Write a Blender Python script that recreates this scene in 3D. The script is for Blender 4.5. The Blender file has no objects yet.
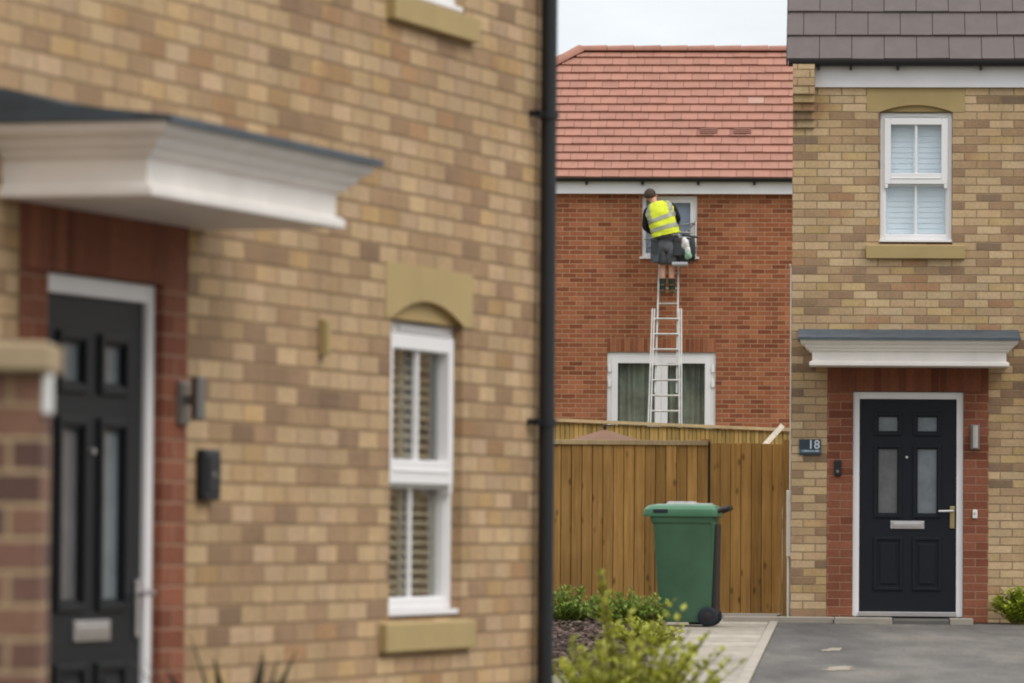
import bpy, bmesh, math, random
from mathutils import Vector, Matrix
random.seed(11)
C = bpy.context.scene.collection
R = math.radians

# ------------------------------------------------------------------ helpers
def lin(r, g, b):
    f = lambda c: c/12.92 if c <= .04045 else ((c+.055)/1.055)**2.4
    return (f(r/255), f(g/255), f(b/255), 1)

class MB:
    """collects shapes and links them as ONE mesh object"""
    def __init__(s): s.v = []; s.f = []; s.m = []
    def add(s, vs, fs, mi=0):
        o = len(s.v); s.v += [tuple(p) for p in vs]
        s.f += [tuple(i+o for i in f) for f in fs]; s.m += [mi]*len(fs)
    def quad(s, a, b, c, d, mi=0): s.add([a, b, c, d], [(0, 1, 2, 3)], mi)
    def box(s, x0, x1, y0, y1, z0, z1, mi=0, M=None):
        vs = [Vector(p) for p in ((x0,y0,z0),(x1,y0,z0),(x1,y1,z0),(x0,y1,z0),(x0,y0,z1),(x1,y0,z1),(x1,y1,z1),(x0,y1,z1))]
        if M: vs = [M @ p for p in vs]
        s.add(vs, [(3,2,1,0),(4,5,6,7),(0,1,5,4),(1,2,6,5),(2,3,7,6),(3,0,4,7)], mi)
    def prism(s, poly, y0, y1, mi=0):
        """poly in (x,z), extruded along y"""
        n = len(poly)
        vs = [(x, y0, z) for x, z in poly]+[(x, y1, z) for x, z in poly]
        fs = [tuple(range(n)), tuple(range(2*n-1, n-1, -1))]
        fs += [(i, n+i, n+(i+1) % n, (i+1) % n) for i in range(n)]
        s.add(vs, fs, mi)
    def prismx(s, poly, x0, x1, mi=0):
        """poly in (y,z), extruded along x"""
        n = len(poly)
        vs = [(x0, y, z) for y, z in poly]+[(x1, y, z) for y, z in poly]
        fs = [tuple(range(n)), tuple(range(2*n-1, n-1, -1))]
        fs += [(i, n+i, n+(i+1) % n, (i+1) % n) for i in range(n)]
        s.add(vs, fs, mi)
    def rings(s, rings, cap=True, mi=0):
        n = len(rings[0]); vs = [p for r in rings for p in r]; fs = []
        for k in range(len(rings)-1):
            for i in range(n):
                j = (i+1) % n
                fs.append((k*n+i, k*n+j, (k+1)*n+j, (k+1)*n+i))
        if cap: fs += [tuple(range(n-1, -1, -1)), tuple((len(rings)-1)*n+i for i in range(n))]
        s.add(vs, fs, mi)
    def tube(s, pts, rad, n=8, mi=0):
        pts = [Vector(p) for p in pts]
        rads = rad if isinstance(rad, (list, tuple)) else [rad]*len(pts)
        rr = []
        for i, p in enumerate(pts):
            d = (pts[min(i+1, len(pts)-1)]-pts[max(i-1, 0)]).normalized()
            a = d.cross(Vector((0, 0, 1)))
            if a.length < 1e-3: a = d.cross(Vector((0, 1, 0)))
            a.normalize(); b = a.cross(d).normalized()
            rr.append([p+(a*math.cos(t)+b*math.sin(t))*rads[i] for t in [2*math.pi*k/n for k in range(n)]])
        s.rings(rr, True, mi)
    def lathe(s, prof, axis='z', c=(0,0,0), n=20, mi=0):
        rr = []
        for r, h in prof:
            ring = []
            for k in range(n):
                t = 2*math.pi*k/n
                a, b = r*math.cos(t), r*math.sin(t)
                p = {'z': (a, b, h), 'y': (a, h, b), 'x': (h, a, b)}[axis]
                ring.append((p[0]+c[0], p[1]+c[1], p[2]+c[2]))
            rr.append(ring)
        s.rings(rr, True, mi)
    def build(s, name, mats, parent=None, smooth=False, bevel=0, fix=True):
        me = bpy.data.meshes.new(name); me.from_pydata(s.v, [], s.f)
        mats = mats if isinstance(mats, (list, tuple)) else [mats]
        for m in mats: me.materials.append(m)
        for p, mi in zip(me.polygons, s.m): p.material_index = mi
        if fix:
            bm = bmesh.new(); bm.from_mesh(me); bmesh.ops.recalc_face_normals(bm, faces=bm.faces); bm.to_mesh(me); bm.free()
        if smooth:
            for p in me.polygons: p.use_smooth = True
            try: me.set_sharp_from_angle(angle=R(40))
            except Exception: pass
        o = bpy.data.objects.new(name, me); C.objects.link(o)
        if parent: o.parent = parent
        if bevel:
            b = o.modifiers.new('Bevel', 'BEVEL'); b.width = bevel; b.segments = 2; b.limit_method = 'ANGLE'
        return o

def thing(name, label, cat, loc=(0,0,0), rz=0, group=None):
    o = bpy.data.objects.new(name, None); C.objects.link(o); o.empty_display_size = .1
    o.location = loc; o.rotation_euler = (0, 0, rz); o['label'] = label; o['category'] = cat
    if group: o['group'] = group
    return o
def tag(o, label, cat, group=None):
    o['label'] = label; o['category'] = cat
    if group: o['group'] = group
    return o
def struct(o): o['kind'] = 'structure'; return o

# ------------------------------------------------------------------ materials
class NT:
    def __init__(s, m): s.t = m.node_tree; s.n = s.t.nodes; s.l = s.t.links
    def new(s, k, **kw):
        n = s.n.new(k)
        for a, b in kw.items(): setattr(n, a, b)
        return n
    def link(s, a, b): s.l.new(a, b)
    def math(s, op, a, b=None, c=None):
        n = s.new('ShaderNodeMath', operation=op)
        for i, v in enumerate((a, b, c)):
            if v is None: continue
            if isinstance(v, (int, float)): n.inputs[i].default_value = v
            else: s.link(v, n.inputs[i])
        return n.outputs[0]
    def mixc(s, fac, a, b, mode='MIX'):
        n = s.new('ShaderNodeMix', data_type='RGBA', blend_type=mode)
        for i, v in ((0, fac), (6, a), (7, b)):
            if isinstance(v, (int, float)): n.inputs[i].default_value = v
            elif isinstance(v, tuple): n.inputs[i].default_value = v
            else: s.link(v, n.inputs[i])
        return n.outputs[2]
    def noise(s, vec, scale, detail=3, rough=.55):
        n = s.new('ShaderNodeTexNoise'); n.inputs['Scale'].default_value = scale
        n.inputs['Detail'].default_value = detail; n.inputs['Roughness'].default_value = rough
        if vec is not None: s.link(vec, n.inputs['Vector'])
        return n.outputs['Fac']
    def ramp(s, fac, stops, const=False):
        n = s.new('ShaderNodeValToRGB'); cr = n.color_ramp
        if const: cr.interpolation = 'CONSTANT'
        while len(cr.elements) < len(stops): cr.elements.new(.5)
        for e, (p, c) in zip(cr.elements, stops): e.position = p; e.color = c
        s.link(fac, n.inputs[0]); return n.outputs[0]
    def coord(s, which='Object'):
        return s.new('ShaderNodeTexCoord').outputs[which]
    def scaled(s, vec, sc):
        n = s.new('ShaderNodeMapping'); n.inputs['Scale'].default_value = sc; s.link(vec, n.inputs['Vector']); return n.outputs[0]
    def maprange(s, v, a, b, c, d):
        n = s.new('ShaderNodeMapRange'); s.link(v, n.inputs[0])
        for i, x in enumerate((a, b, c, d)): n.inputs[i+1].default_value = x
        return n.outputs[0]
    def bump(s, h, strength, dist, bsdf):
        n = s.new('ShaderNodeBump'); n.inputs['Strength'].default_value = strength; n.inputs['Distance'].default_value = dist
        s.link(h, n.inputs['Height']); s.link(n.outputs[0], bsdf.inputs['Normal'])

def newmat(name):
    m = bpy.data.materials.new(name); m.use_nodes = True
    return m, NT(m), m.node_tree.nodes['Principled BSDF']

def plain(name, col, rough=.6, var=.12, scale=6, spec=.4, metal=0, bump=0, bscale=60, island=0, stretch=None):
    """base colour with worn, uneven variation"""
    m, t, b = newmat(name)
    co = t.coord()
    if stretch: co = t.scaled(co, stretch)
    f = t.maprange(t.noise(co, scale, 4, .6), .3, .7, 1-var, 1+var)
    if island:
        g = t.new('ShaderNodeNewGeometry')
        f = t.math('MULTIPLY', f, t.maprange(g.outputs['Random Per Island'], 0, 1, 1-island, 1+island))
    n = t.new('ShaderNodeCombineColor'); [t.link(f, n.inputs[i]) for i in range(3)]
    t.link(t.mixc(1.0, col, n.outputs[0], 'MULTIPLY'), b.inputs['Base Color'])
    b.inputs['Roughness'].default_value = rough; b.inputs['Metallic'].default_value = metal
    b.inputs['Specular IOR Level'].default_value = spec
    if bump: t.bump(t.noise(t.coord(), bscale, 3), bump, .01, b)
    return m

def brick(name, stops, mortar, L=.225, H=.075, soldier=False, mw=.010, dirt=.16, seed=0., z0=0.):
    m, t, b = newmat(name)
    sx = t.new('ShaderNodeSeparateXYZ'); co = t.coord(); t.link(co, sx.inputs[0])
    u = t.math('ADD', sx.outputs[0], sx.outputs[1]); v = t.math('SUBTRACT', sx.outputs[2], z0)
    if soldier: u, v = v, u
    # slightly uneven joints
    wob = t.math('ADD', t.math('MULTIPLY', t.math('SUBTRACT', t.noise(co, 9, 2), .5), .006), t.math('MULTIPLY', t.math('SUBTRACT', t.noise(co, 46, 3, .7), .5), .007))
    u = t.math('ADD', u, wob); v = t.math('ADD', v, wob)
    vr = t.math('DIVIDE', v, H); row = t.math('FLOOR', vr); fv = t.math('FRACT', vr)
    off = t.math('MULTIPLY', t.math('MODULO', t.math('ADD', row, 200), 2), 0 if soldier else .5)
    ur = t.math('ADD', t.math('DIVIDE', u, L), off); colm = t.math('FLOOR', ur); fu = t.math('FRACT', ur)
    cv = t.new('ShaderNodeCombineXYZ'); t.link(colm, cv.inputs[0]); t.link(row, cv.inputs[1]); cv.inputs[2].default_value = seed
    wn = t.new('ShaderNodeTexWhiteNoise', noise_dimensions='3D'); t.link(cv.outputs[0], wn.inputs['Vector'])
    big = t.maprange(t.noise(co, .9, 2), .3, .7, -.14, .14)
    val = t.math('ADD', wn.outputs['Value'], big)
    c = t.ramp(val, stops)
    # per-brick lightness and blotches inside each brick
    sep = t.new('ShaderNodeSeparateColor'); t.link(wn.outputs['Color'], sep.inputs[0])
    lv = t.maprange(sep.outputs[1], 0, 1, .88, 1.1)
    bl = t.maprange(t.noise(co, 38, 4, .65), .3, .7, .84, 1.14)
    st = t.math('MULTIPLY', t.maprange(t.noise(co, .7, 5, .6), .32, .68, 1-dirt, 1+dirt*.55), t.maprange(t.noise(t.scaled(co, (3.2, 3.2, .35)), 1.2, 4, .6), .35, .7, 1.05, .9))
    f = t.math('MULTIPLY', t.math('MULTIPLY', lv, bl), st)
    cc = t.new('ShaderNodeCombineColor'); [t.link(f, cc.inputs[i]) for i in range(3)]
    c = t.mixc(1.0, c, cc.outputs[0], 'MULTIPLY')
    ms = t.new('ShaderNodeCombineColor'); mv = t.math('MULTIPLY', t.maprange(t.noise(co, 25, 3), .3, .7, .85, 1.12), st)
    [t.link(mv, ms.inputs[i]) for i in range(3)]
    mc = t.mixc(1.0, mortar, ms.outputs[0], 'MULTIPLY')
    du = t.math('MULTIPLY', t.math('MINIMUM', fu, t.math('SUBTRACT', 1, fu)), L)
    dv = t.math('MULTIPLY', t.math('MINIMUM', fv, t.math('SUBTRACT', 1, fv)), H)
    d = t.math('MINIMUM', du, dv)
    mask = t.maprange(d, mw*.5-.0012, mw*.5+.0018, 0, 1)
    t.link(t.mixc(mask, mc, c), b.inputs['Base Color'])
    b.inputs['Roughness'].default_value = .88; b.inputs['Specular IOR Level'].default_value = .2
    h = t.math('ADD', mask, t.math('MULTIPLY', t.noise(co, 120, 3), .35))
    t.bump(h, .8, .006, b)
    return m

BUFF = [(.0, lin(132,110,90)), (.1, lin(150,122,96)), (.2, lin(164,134,104)), (.36, lin(180,151,116)), (.55, lin(190,162,126)), (.75, lin(194,168,134)), (.92, lin(186,158,112)), (1., lin(168,130,98))]
BUFF2 = [(.0, lin(140,113,89)), (.10, lin(154,124,96)), (.2, lin(169,138,105)), (.36, lin(181,151,114)), (.58, lin(189,160,122)), (.82, lin(186,156,125)), (.94, lin(183,150,104)), (1., lin(165,129,94))]
REDB = [(.0, lin(128,72,48)), (.25, lin(146,86,58)), (.6, lin(158,97,66)), (.85, lin(168,107,75)), (1., lin(156,91,65))]
PIER = [(.0, lin(98,74,66)), (.3, lin(114,84,72)), (.65, lin(128,93,77)), (1., lin(140,106,86))]
DOORRED = [(.0, lin(118,68,50)), (.3, lin(130,78,58)), (.7, lin(142,88,66)), (1., lin(134,82,62))]
M = {}
M['buff'] = brick('buff_brick', BUFF, lin(150,126,96), seed=3.1, z0=.045)
M['buff_near'] = brick('buff_brick_near', BUFF2, lin(146,120,90), seed=8.7, mw=.011)
M['redbrick'] = brick('red_brick', REDB, lin(180,144,114), mw=.011, seed=1.3, dirt=.12)
M['pier'] = brick('brown_red_brick', PIER, lin(166,142,110), seed=5.2, mw=.012)
M['doorred'] = brick('red_surround_brick', DOORRED, lin(160,122,98), seed=2.2, mw=.008, L=.225)
M['soldier'] = brick('red_soldier_brick', DOORRED, lin(132,94,76), seed=6.2, mw=.008, soldier=True, z0=2.12)
M['soldier2'] = brick('red_soldier_brick_far', REDB, lin(168,132,104), seed=4.2, soldier=True, z0=2.177)
M['stone'] = plain('buff_cast_stone', lin(170,148,104), .85, .08, 3, .2, bump=.15, bscale=90)
M['coping'] = plain('coping_stone', lin(164,144,114), .85, .1, 4, .2, bump=.2)
M['upvc'] = plain('white_upvc', lin(232,229,228), .35, .03, 2, .45)
M['fascia'] = plain('white_fascia', lin(222,219,220), .5, .06, 2.2, .4)
M['canopy'] = plain('cream_white_grp', lin(236,229,222), .5, .07, 3.5, .4)
M['lead'] = plain('blue_grey_lead', lin(66,76,84), .6, .25, 7, .45)
M['doorpaint'] = plain('dark_navy_door', lin(16,21,29), .5, .06, 8, .3, bump=.06, bscale=40)
M['doorblack'] = plain('black_door', lin(22,23,25), .5, .06, 8, .3, bump=.06, bscale=40)
M['black'] = plain('black_plastic', lin(30,32,36), .45, .08, 4, .4)
M['gutter'] = plain('black_gutter', lin(27,29,32), .4, .1, 3, .45)
M['steel'] = plain('brushed_steel', lin(140,136,132), .4, .06, 20, .5, metal=1)
M['alu'] = plain('ladder_aluminium', lin(196,192,184), .42, .14, 9, .5, metal=.75)
M['chrome'] = plain('satin_chrome', lin(205,200,198), .3, .05, 20, .5, metal=.9)
M['brass'] = plain('satin_brass', lin(180,160,116), .35, .05, 20, .5, metal=.8)
M['frost'] = plain('obscure_glass', lin(112,118,122), .2, .16, 9, .6, bump=.12, bscale=45)
M['frostdark'] = plain('obscure_glass_dim', lin(98,96,98), .18, .16, 9, .6, bump=.12, bscale=45)
M['darkroom'] = plain('room_dark', lin(60,58,55), .9, .1, 3)
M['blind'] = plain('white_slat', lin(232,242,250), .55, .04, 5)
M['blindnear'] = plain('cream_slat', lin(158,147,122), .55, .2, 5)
M['curtain'] = plain('grey_green_curtain', lin(136,142,128), .9, .35, 3)
M['greytile'] = plain('grey_brown_tile', lin(100,91,88), .85, .07, 7, .2, island=.04, bump=.12, bscale=80)
M['redtile'] = plain('terracotta_tile', lin(156,111,95), .85, .08, 5, .2, island=.07, bump=.1)
M['palered'] = plain('pale_tile', lin(168,132,117), .8, .05, 5, .25)
M['venttile'] = plain('dark_vent_tile', lin(132,92,78), .8, .05, 5, .25)
M['white'] = plain('white_plastic', lin(226,224,218), .45, .05, 4, .4)
M['signface'] = plain('slate_sign', lin(44,58,68), .35, .05, 12, .5)
M['signtext'] = plain('silver_lettering', lin(196,208,214), .4, .02, 6)
M['signband'] = plain('sign_lower_band', lin(82,98,112), .4, .1, 60)
M['green'] = plain('green_bin_plastic', lin(62,94,70), .5, .16, 3.5, .4, bump=.05, bscale=25)
M['greenlid'] = plain('green_lid_plastic', lin(70,114,84), .4, .1, 4, .45)
M['tyre'] = plain('black_rubber', lin(34,38,46), .65, .1, 9, .3)
M['handle'] = plain('dark_grip', lin(42,38,38), .5, .1, 9, .3)
M['palegrey'] = plain('lid_grey_plastic', lin(150,150,146), .55, .2, 12, .3)
M['parasol'] = plain('dusty_terracotta_cloth', lin(126,92,70), .9, .1, 3)
M['slab'] = plain('pale_concrete', lin(152,143,130), .85, .12, 3, .25, bump=.2, bscale=70)
M['chip'] = plain('bark_chip', lin(84,69,62), .95, .25, 10, .2, island=.8)
M['mudpatch'] = plain('pale_sand', lin(140,130,114), .95, .2, 14, .2)

def wood(name, c1, c2, seed, knots=True):
    m, t, b = newmat(name)
    co = t.coord(); g = t.new('ShaderNodeNewGeometry'); rnd = g.outputs['Random Per Island']
    off = t.new('ShaderNodeCombineXYZ'); t.link(t.math('MULTIPLY', rnd, 37), off.inputs[0]); t.link(t.math('MULTIPLY', rnd, 91), off.inputs[2]); off.inputs[1].default_value = seed
    va = t.new('ShaderNodeVectorMath', operation='ADD'); t.link(co, va.inputs[0]); t.link(off.outputs[0], va.inputs[1])
    grain = t.noise(t.scaled(va.outputs[0], (38, 38, 1.6)), 1, 5, .65)
    c = t.ramp(grain, [(.28, c1), (.72, c2)])
    f = t.maprange(rnd, 0, 1, .7, 1.2)
    stain = t.maprange(t.noise(co, 1.3, 4), .3, .7, .8, 1.16)
    f = t.math('MULTIPLY', f, stain)
    if knots:
        vo = t.new('ShaderNodeTexVoronoi'); vo.inputs['Scale'].default_value = 1
        t.link(t.scaled(va.outputs[0], (9, 9, 4.2)), vo.inputs['Vector'])
        f = t.math('MULTIPLY', f, t.maprange(vo.outputs['Distance'], .06, .2, .42, 1.0))
    n = t.new('ShaderNodeCombineColor'); [t.link(f, n.inputs[i]) for i in range(3)]
    t.link(t.mixc(1.0, c, n.outputs[0], 'MULTIPLY'), b.inputs['Base Color'])
    b.inputs['Roughness'].default_value = .85; b.inputs['Specular IOR Level'].default_value = .2
    t.bump(grain, .35, .006, b)
    return m
M['fence'] = wood('treated_timber', lin(143,103,54), lin(183,142,83), 2.)
M['fencefar'] = wood('treated_timber_far', lin(138,110,60), lin(176,144,86), 7.)
M['rail'] = wood('weathered_rail', lin(164,140,104), lin(190,166,128), 4., False)
M['paleboard'] = wood('pale_plank', lin(196,182,160), lin(222,212,196), 4., False)

def glass(name, tint=(1,1,1,1), rough=0.02):
    m = bpy.data.materials.new(name); m.use_nodes = True; t = NT(m)
    t.n.remove(t.n['Principled BSDF'])
    tr = t.new('ShaderNodeBsdfTransparent'); tr.inputs[0].default_value = tint
    gl = t.new('ShaderNodeBsdfGlossy'); gl.inputs['Roughness'].default_value = rough
    lw = t.new('ShaderNodeLayerWeight'); lw.inputs['Blend'].default_value = .5
    fr = t.math('MULTIPLY_ADD', t.math('POWER', lw.outputs['Facing'], 5.0), .95, .045)
    mx = t.new('ShaderNodeMixShader'); t.link(fr, mx.inputs[0]); t.link(tr.outputs[0], mx.inputs[1]); t.link(gl.outputs[0], mx.inputs[2])
    t.link(mx.outputs[0], t.n['Material Output'].inputs[0]); return m
M['glass'] = glass('window_glass', (.965,.975,.975,1))

def leafmat(name, c1, c2, c3):
    m, t, b = newmat(name)
    g = t.new('ShaderNodeNewGeometry')
    c = t.ramp(g.outputs['Random Per Island'], [(0, c1), (.5, c2), (1, c3)])
    t.link(c, b.inputs['Base Color']); b.inputs['Roughness'].default_value = .55; b.inputs['Specular IOR Level'].default_value = .3
    tl = t.new('ShaderNodeBsdfTranslucent'); t.link(c, tl.inputs[0])
    mx = t.new('ShaderNodeMixShader'); mx.inputs[0].default_value = .42
    t.link(b.outputs[0], mx.inputs[1]); t.link(tl.outputs[0], mx.inputs[2]); t.link(mx.outputs[0], t.n['Material Output'].inputs[0])
    return m
M['leafyellow'] = leafmat('yellow_green_leaf', lin(122,126,38), lin(166,168,56), lin(200,200,92))
M['leafgreen'] = leafmat('mid_green_leaf', lin(78,102,32), lin(116,142,50), lin(158,176,84))
M['leafbright'] = leafmat('bright_green_leaf', lin(104,126,26), lin(150,166,40), lin(186,194,66))
M['leafdark'] = leafmat('dark_grey_green_blade', lin(32,44,34), lin(44,58,42), lin(66,78,52))
M['stem'] = plain('green_brown_stem', lin(98,88,48), .8, .15, 12)

# ------------------------------------------------------------------ ground
def gz(y):
    if y < 6: return -.107
    if y < 47.5: return .05+.0143*(y-17)
    if y < 76: return .486+(y-47.5)/28.5*(2.0-.486)
    return 2.0
gm = MB()
ys = [-300, 6, 12, 17, 24, 32, 40, 47.5, 55, 62, 70, 76, 90, 200, 900]
xs = [-500, -60, -12, -4, -2, 0, 2, 4, 8, 20, 80, 500]
for i in range(len(ys)-1):
    for j in range(len(xs)-1):
        gm.quad((xs[j], ys[i], gz(ys[i])), (xs[j+1], ys[i], gz(ys[i])), (xs[j+1], ys[i+1], gz(ys[i+1])), (xs[j], ys[i+1], gz(ys[i+1])))
m, t, b = newmat('dull_soil_and_grass')
c = t.ramp(t.noise(t.coord(), 1.6, 6, .65), [(.3, lin(92,82,68)), (.5, lin(104,100,72)), (.7, lin(98,108,66))])
t.link(c, b.inputs['Base Color']); b.inputs['Roughness'].default_value = .95; M['soil'] = m
struct(gm.build('ground', m))

def sheet(poly, lift, name, mat, thick=.0):
    """flat sheet following the slope of the ground, cut into strips along y"""
    bm = bmesh.new()
    f = bm.faces.new([bm.verts.new((x, y, 0)) for x, y in poly])
    for yy in (24, 32, 36, 40, 44, 47.5):
        bmesh.ops.bisect_plane(bm, geom=bm.verts[:]+bm.edges[:]+bm.faces[:], plane_co=(0, yy, 0), plane_no=(0, 1, 0))
    for v in bm.verts: v.co.z = gz(v.co.y)+lift
    if thick:
        r = bmesh.ops.extrude_face_region(bm, geom=bm.faces[:])
        for e in r['geom']:
            if isinstance(e, bmesh.types.BMVert): e.co.z -= thick
    bmesh.ops.recalc_face_normals(bm, faces=bm.faces)
    me = bpy.data.meshes.new(name); bm.to_mesh(me); bm.free(); me.materials.append(mat)
    if not thick:
        for p in me.polygons:
            if p.normal.z < 0: p.flip()
    o = bpy.data.objects.new(name, me); C.objects.link(o); return o

# tarmac: worn grey with patches, dust and speckle
m, t, b = newmat('worn_tarmac')
co = t.coord()
big = t.noise(t.scaled(co, (1.3, .35, 1)), 1.1, 5, .6)
c = t.ramp(big, [(.28, lin(80,77,75)), (.5, lin(96,92,88)), (.72, lin(118,112,104))])
sp = t.math('MULTIPLY', t.maprange(t.noise(t.scaled(co, (1, .25, 1)), 75, 3, .8), .3, .7, .7, 1.32), t.maprange(t.noise(t.scaled(co, (2.6, .12, 1)), 1.0, 3, .6), .35, .65, .9, 1.1))
n = t.new('ShaderNodeCombineColor'); [t.link(sp, n.inputs[i]) for i in range(3)]
t.link(t.mixc(1.0, c, n.outputs[0], 'MULTIPLY'), b.inputs['Base Color']); b.inputs['Roughness'].default_value = .95; b.inputs['Specular IOR Level'].default_value = .12
t.bump(t.noise(co, 140, 3), .5, .008, b); M['tarmac'] = m
EDGE_F, EDGE_N = (2.47, 45.25), (.62, 19.0)
drive = struct(sheet([(2.51, 45.6), (.66, 19.0), (12, 15), (14, 44.4), (4.69, 44.95)], .008, 'driveway', m))
struct(sheet([(-40, 15), (-40, 3), (60, 3), (60, 14), (12, 15), (.66, 19)], .006, 'road', m))
# pale slab path beside the driveway
m, t, b = newmat('pale_paving')
co = t.coord()
bt = t.new('ShaderNodeTexBrick'); t.link(co, bt.inputs['Vector']); bt.inputs['Scale'].default_value = 1
bt.inputs['Brick Width'].default_value = 9.; bt.inputs['Row Height'].default_value = .9; bt.inputs['Mortar Size'].default_value = .02; bt.offset = .0
bt.inputs['Color1'].default_value = lin(128,119,106); bt.inputs['Color2'].default_value = lin(166,155,140); bt.inputs['Mortar'].default_value = lin(106,97,84)
w = t.maprange(t.noise(t.scaled(co, (2.2, .5, 1)), 2.4, 5, .65), .3, .7, .78, 1.14)
n = t.new('ShaderNodeCombineColor'); [t.link(w, n.inputs[i]) for i in range(3)]
t.link(t.mixc(1.0, bt.outputs['Color'], n.outputs[0], 'MULTIPLY'), b.inputs['Base Color']); b.inputs['Roughness'].default_value = .9
t.bump(t.noise(co, 70, 3), .3, .006, b); M['paving'] = m
struct(sheet([(1.40, 47.3), (.42, 27.0), (1.13, 27.0), (2.42, 45.6), (2.62, 47.3)], .012, 'path', m))
struct(sheet([(2.43, 45.6), (.57, 19.0), (.65, 19.0), (2.505, 45.6)], .02, 'kerb_strip', M['slab'], .06))
struct(sheet([(-3, 46.2), (-3, 30), (.52, 29.4), (1.385, 46.2)], .016, 'flower_bed', M['soil']))
struct(sheet([(4.36, 45.02), (4.2, 44.86), (14, 44.2), (14, 44.4)], .016, 'flower_bed', M['soil']))
for k, (px, py, rx, ry) in enumerate([(2.5, 38.1, .085, .5), (2.3, 34.5, .15, .5), (4.2, 38.5, .05, .22)]):
    pts = []
    for i in range(14):
        a = 2*math.pi*i/14; q = random.uniform(.45, 1.15)
        pts.append((px+rx*q*math.cos(a)+.06*math.sin(a), py+ry*q*math.sin(a)))
    o = sheet(pts, .0125, 'sand_patch', M['mudpatch']); o.parent = drive

# bark chippings
ch = MB()
for i in range(4200):
    y = random.uniform(33, 46.1); x = random.uniform(-.6, .02+.86+(y-33)*.049-.02)
    s = random.uniform(.012, .04)
    Mx = Matrix.Translation((x, y, gz(y)+.02+random.uniform(0, .02))) @ Matrix.Rotation(random.uniform(0, 6.28), 4, 'Z') @ Matrix.Rotation(random.uniform(-.5, .5), 4, 'X') @ Matrix.Rotation(random.uniform(-.4, .4), 4, 'Y')
    ch.box(-s, s, -s*.45, s*.45, -.006, .006, 0, Mx)
o = ch.build('bark_chippings', M['chip'], fix=False); o['kind'] = 'stuff'; o['label'] = 'dark bark chippings covering the flower bed by the fence'; o['category'] = 'bark'

# ------------------------------------------------------------------ house pieces (house local: x along the front, y inwards, z up)
def wall_face(mb, X0, X1, Z0, Z1, holes, y=0., rev=.10, mi=0):
    xs = sorted({X0, X1, *[h[0] for h in holes], *[h[1] for h in holes]}); zs = sorted({Z0, Z1, *[h[2] for h in holes], *[h[3] for h in holes]})
    for i in range(len(xs)-1):
        for j in range(len(zs)-1):
            cx, cz = (xs[i]+xs[i+1])/2, (zs[j]+zs[j+1])/2
            if any(h[0] < cx < h[1] and h[2] < cz < h[3] for h in holes): continue
            mb.quad((xs[i], y, zs[j]), (xs[i+1], y, zs[j]), (xs[i+1], y, zs[j+1]), (xs[i], y, zs[j+1]), mi)
    for h in holes:
        if len(h) > 4 and not h[4]: continue
        a, b_, c_, d = h[:4]
        mb.quad((a, y, c_), (a, y+rev, c_), (a, y+rev, d), (a, y, d), mi); mb.quad((b_, y, c_), (b_, y, d), (b_, y+rev, d), (b_, y+rev, c_), mi)
        mb.quad((a, y, c_), (b_, y, c_), (b_, y+rev, c_), (a, y+rev, c_), mi); mb.quad((a, y, d), (a, y+rev, d), (b_, y+rev, d), (b_, y, d), mi)

def shell(mb, X0, X1, Z0, Z1, D, mi=0):
    """side and back walls"""
    mb.quad((X0, 0, Z0), (X0, 0, Z1), (X0, D, Z1), (X0, D, Z0), mi); mb.quad((X1, 0, Z0), (X1, D, Z0), (X1, D, Z1), (X1, 0, Z1), mi)
    mb.quad((X0, D, Z0), (X0, D, Z1), (X1, D, Z1), (X1, D, Z0), mi)

def frame_box(mb, x0, x1, z0, z1, w, y0, y1, wb=None, wt=None):
    wb = w if wb is None else wb; wt = w if wt is None else wt
    mb.box(x0, x0+w, y0, y1, z0, z1); mb.box(x1-w, x1, y0, y1, z0, z1)
    mb.box(x0+w, x1-w, y0, y1, z0, z0+wb); mb.box(x0+w, x1-w, y0, y1, z1-wt, z1)

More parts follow.
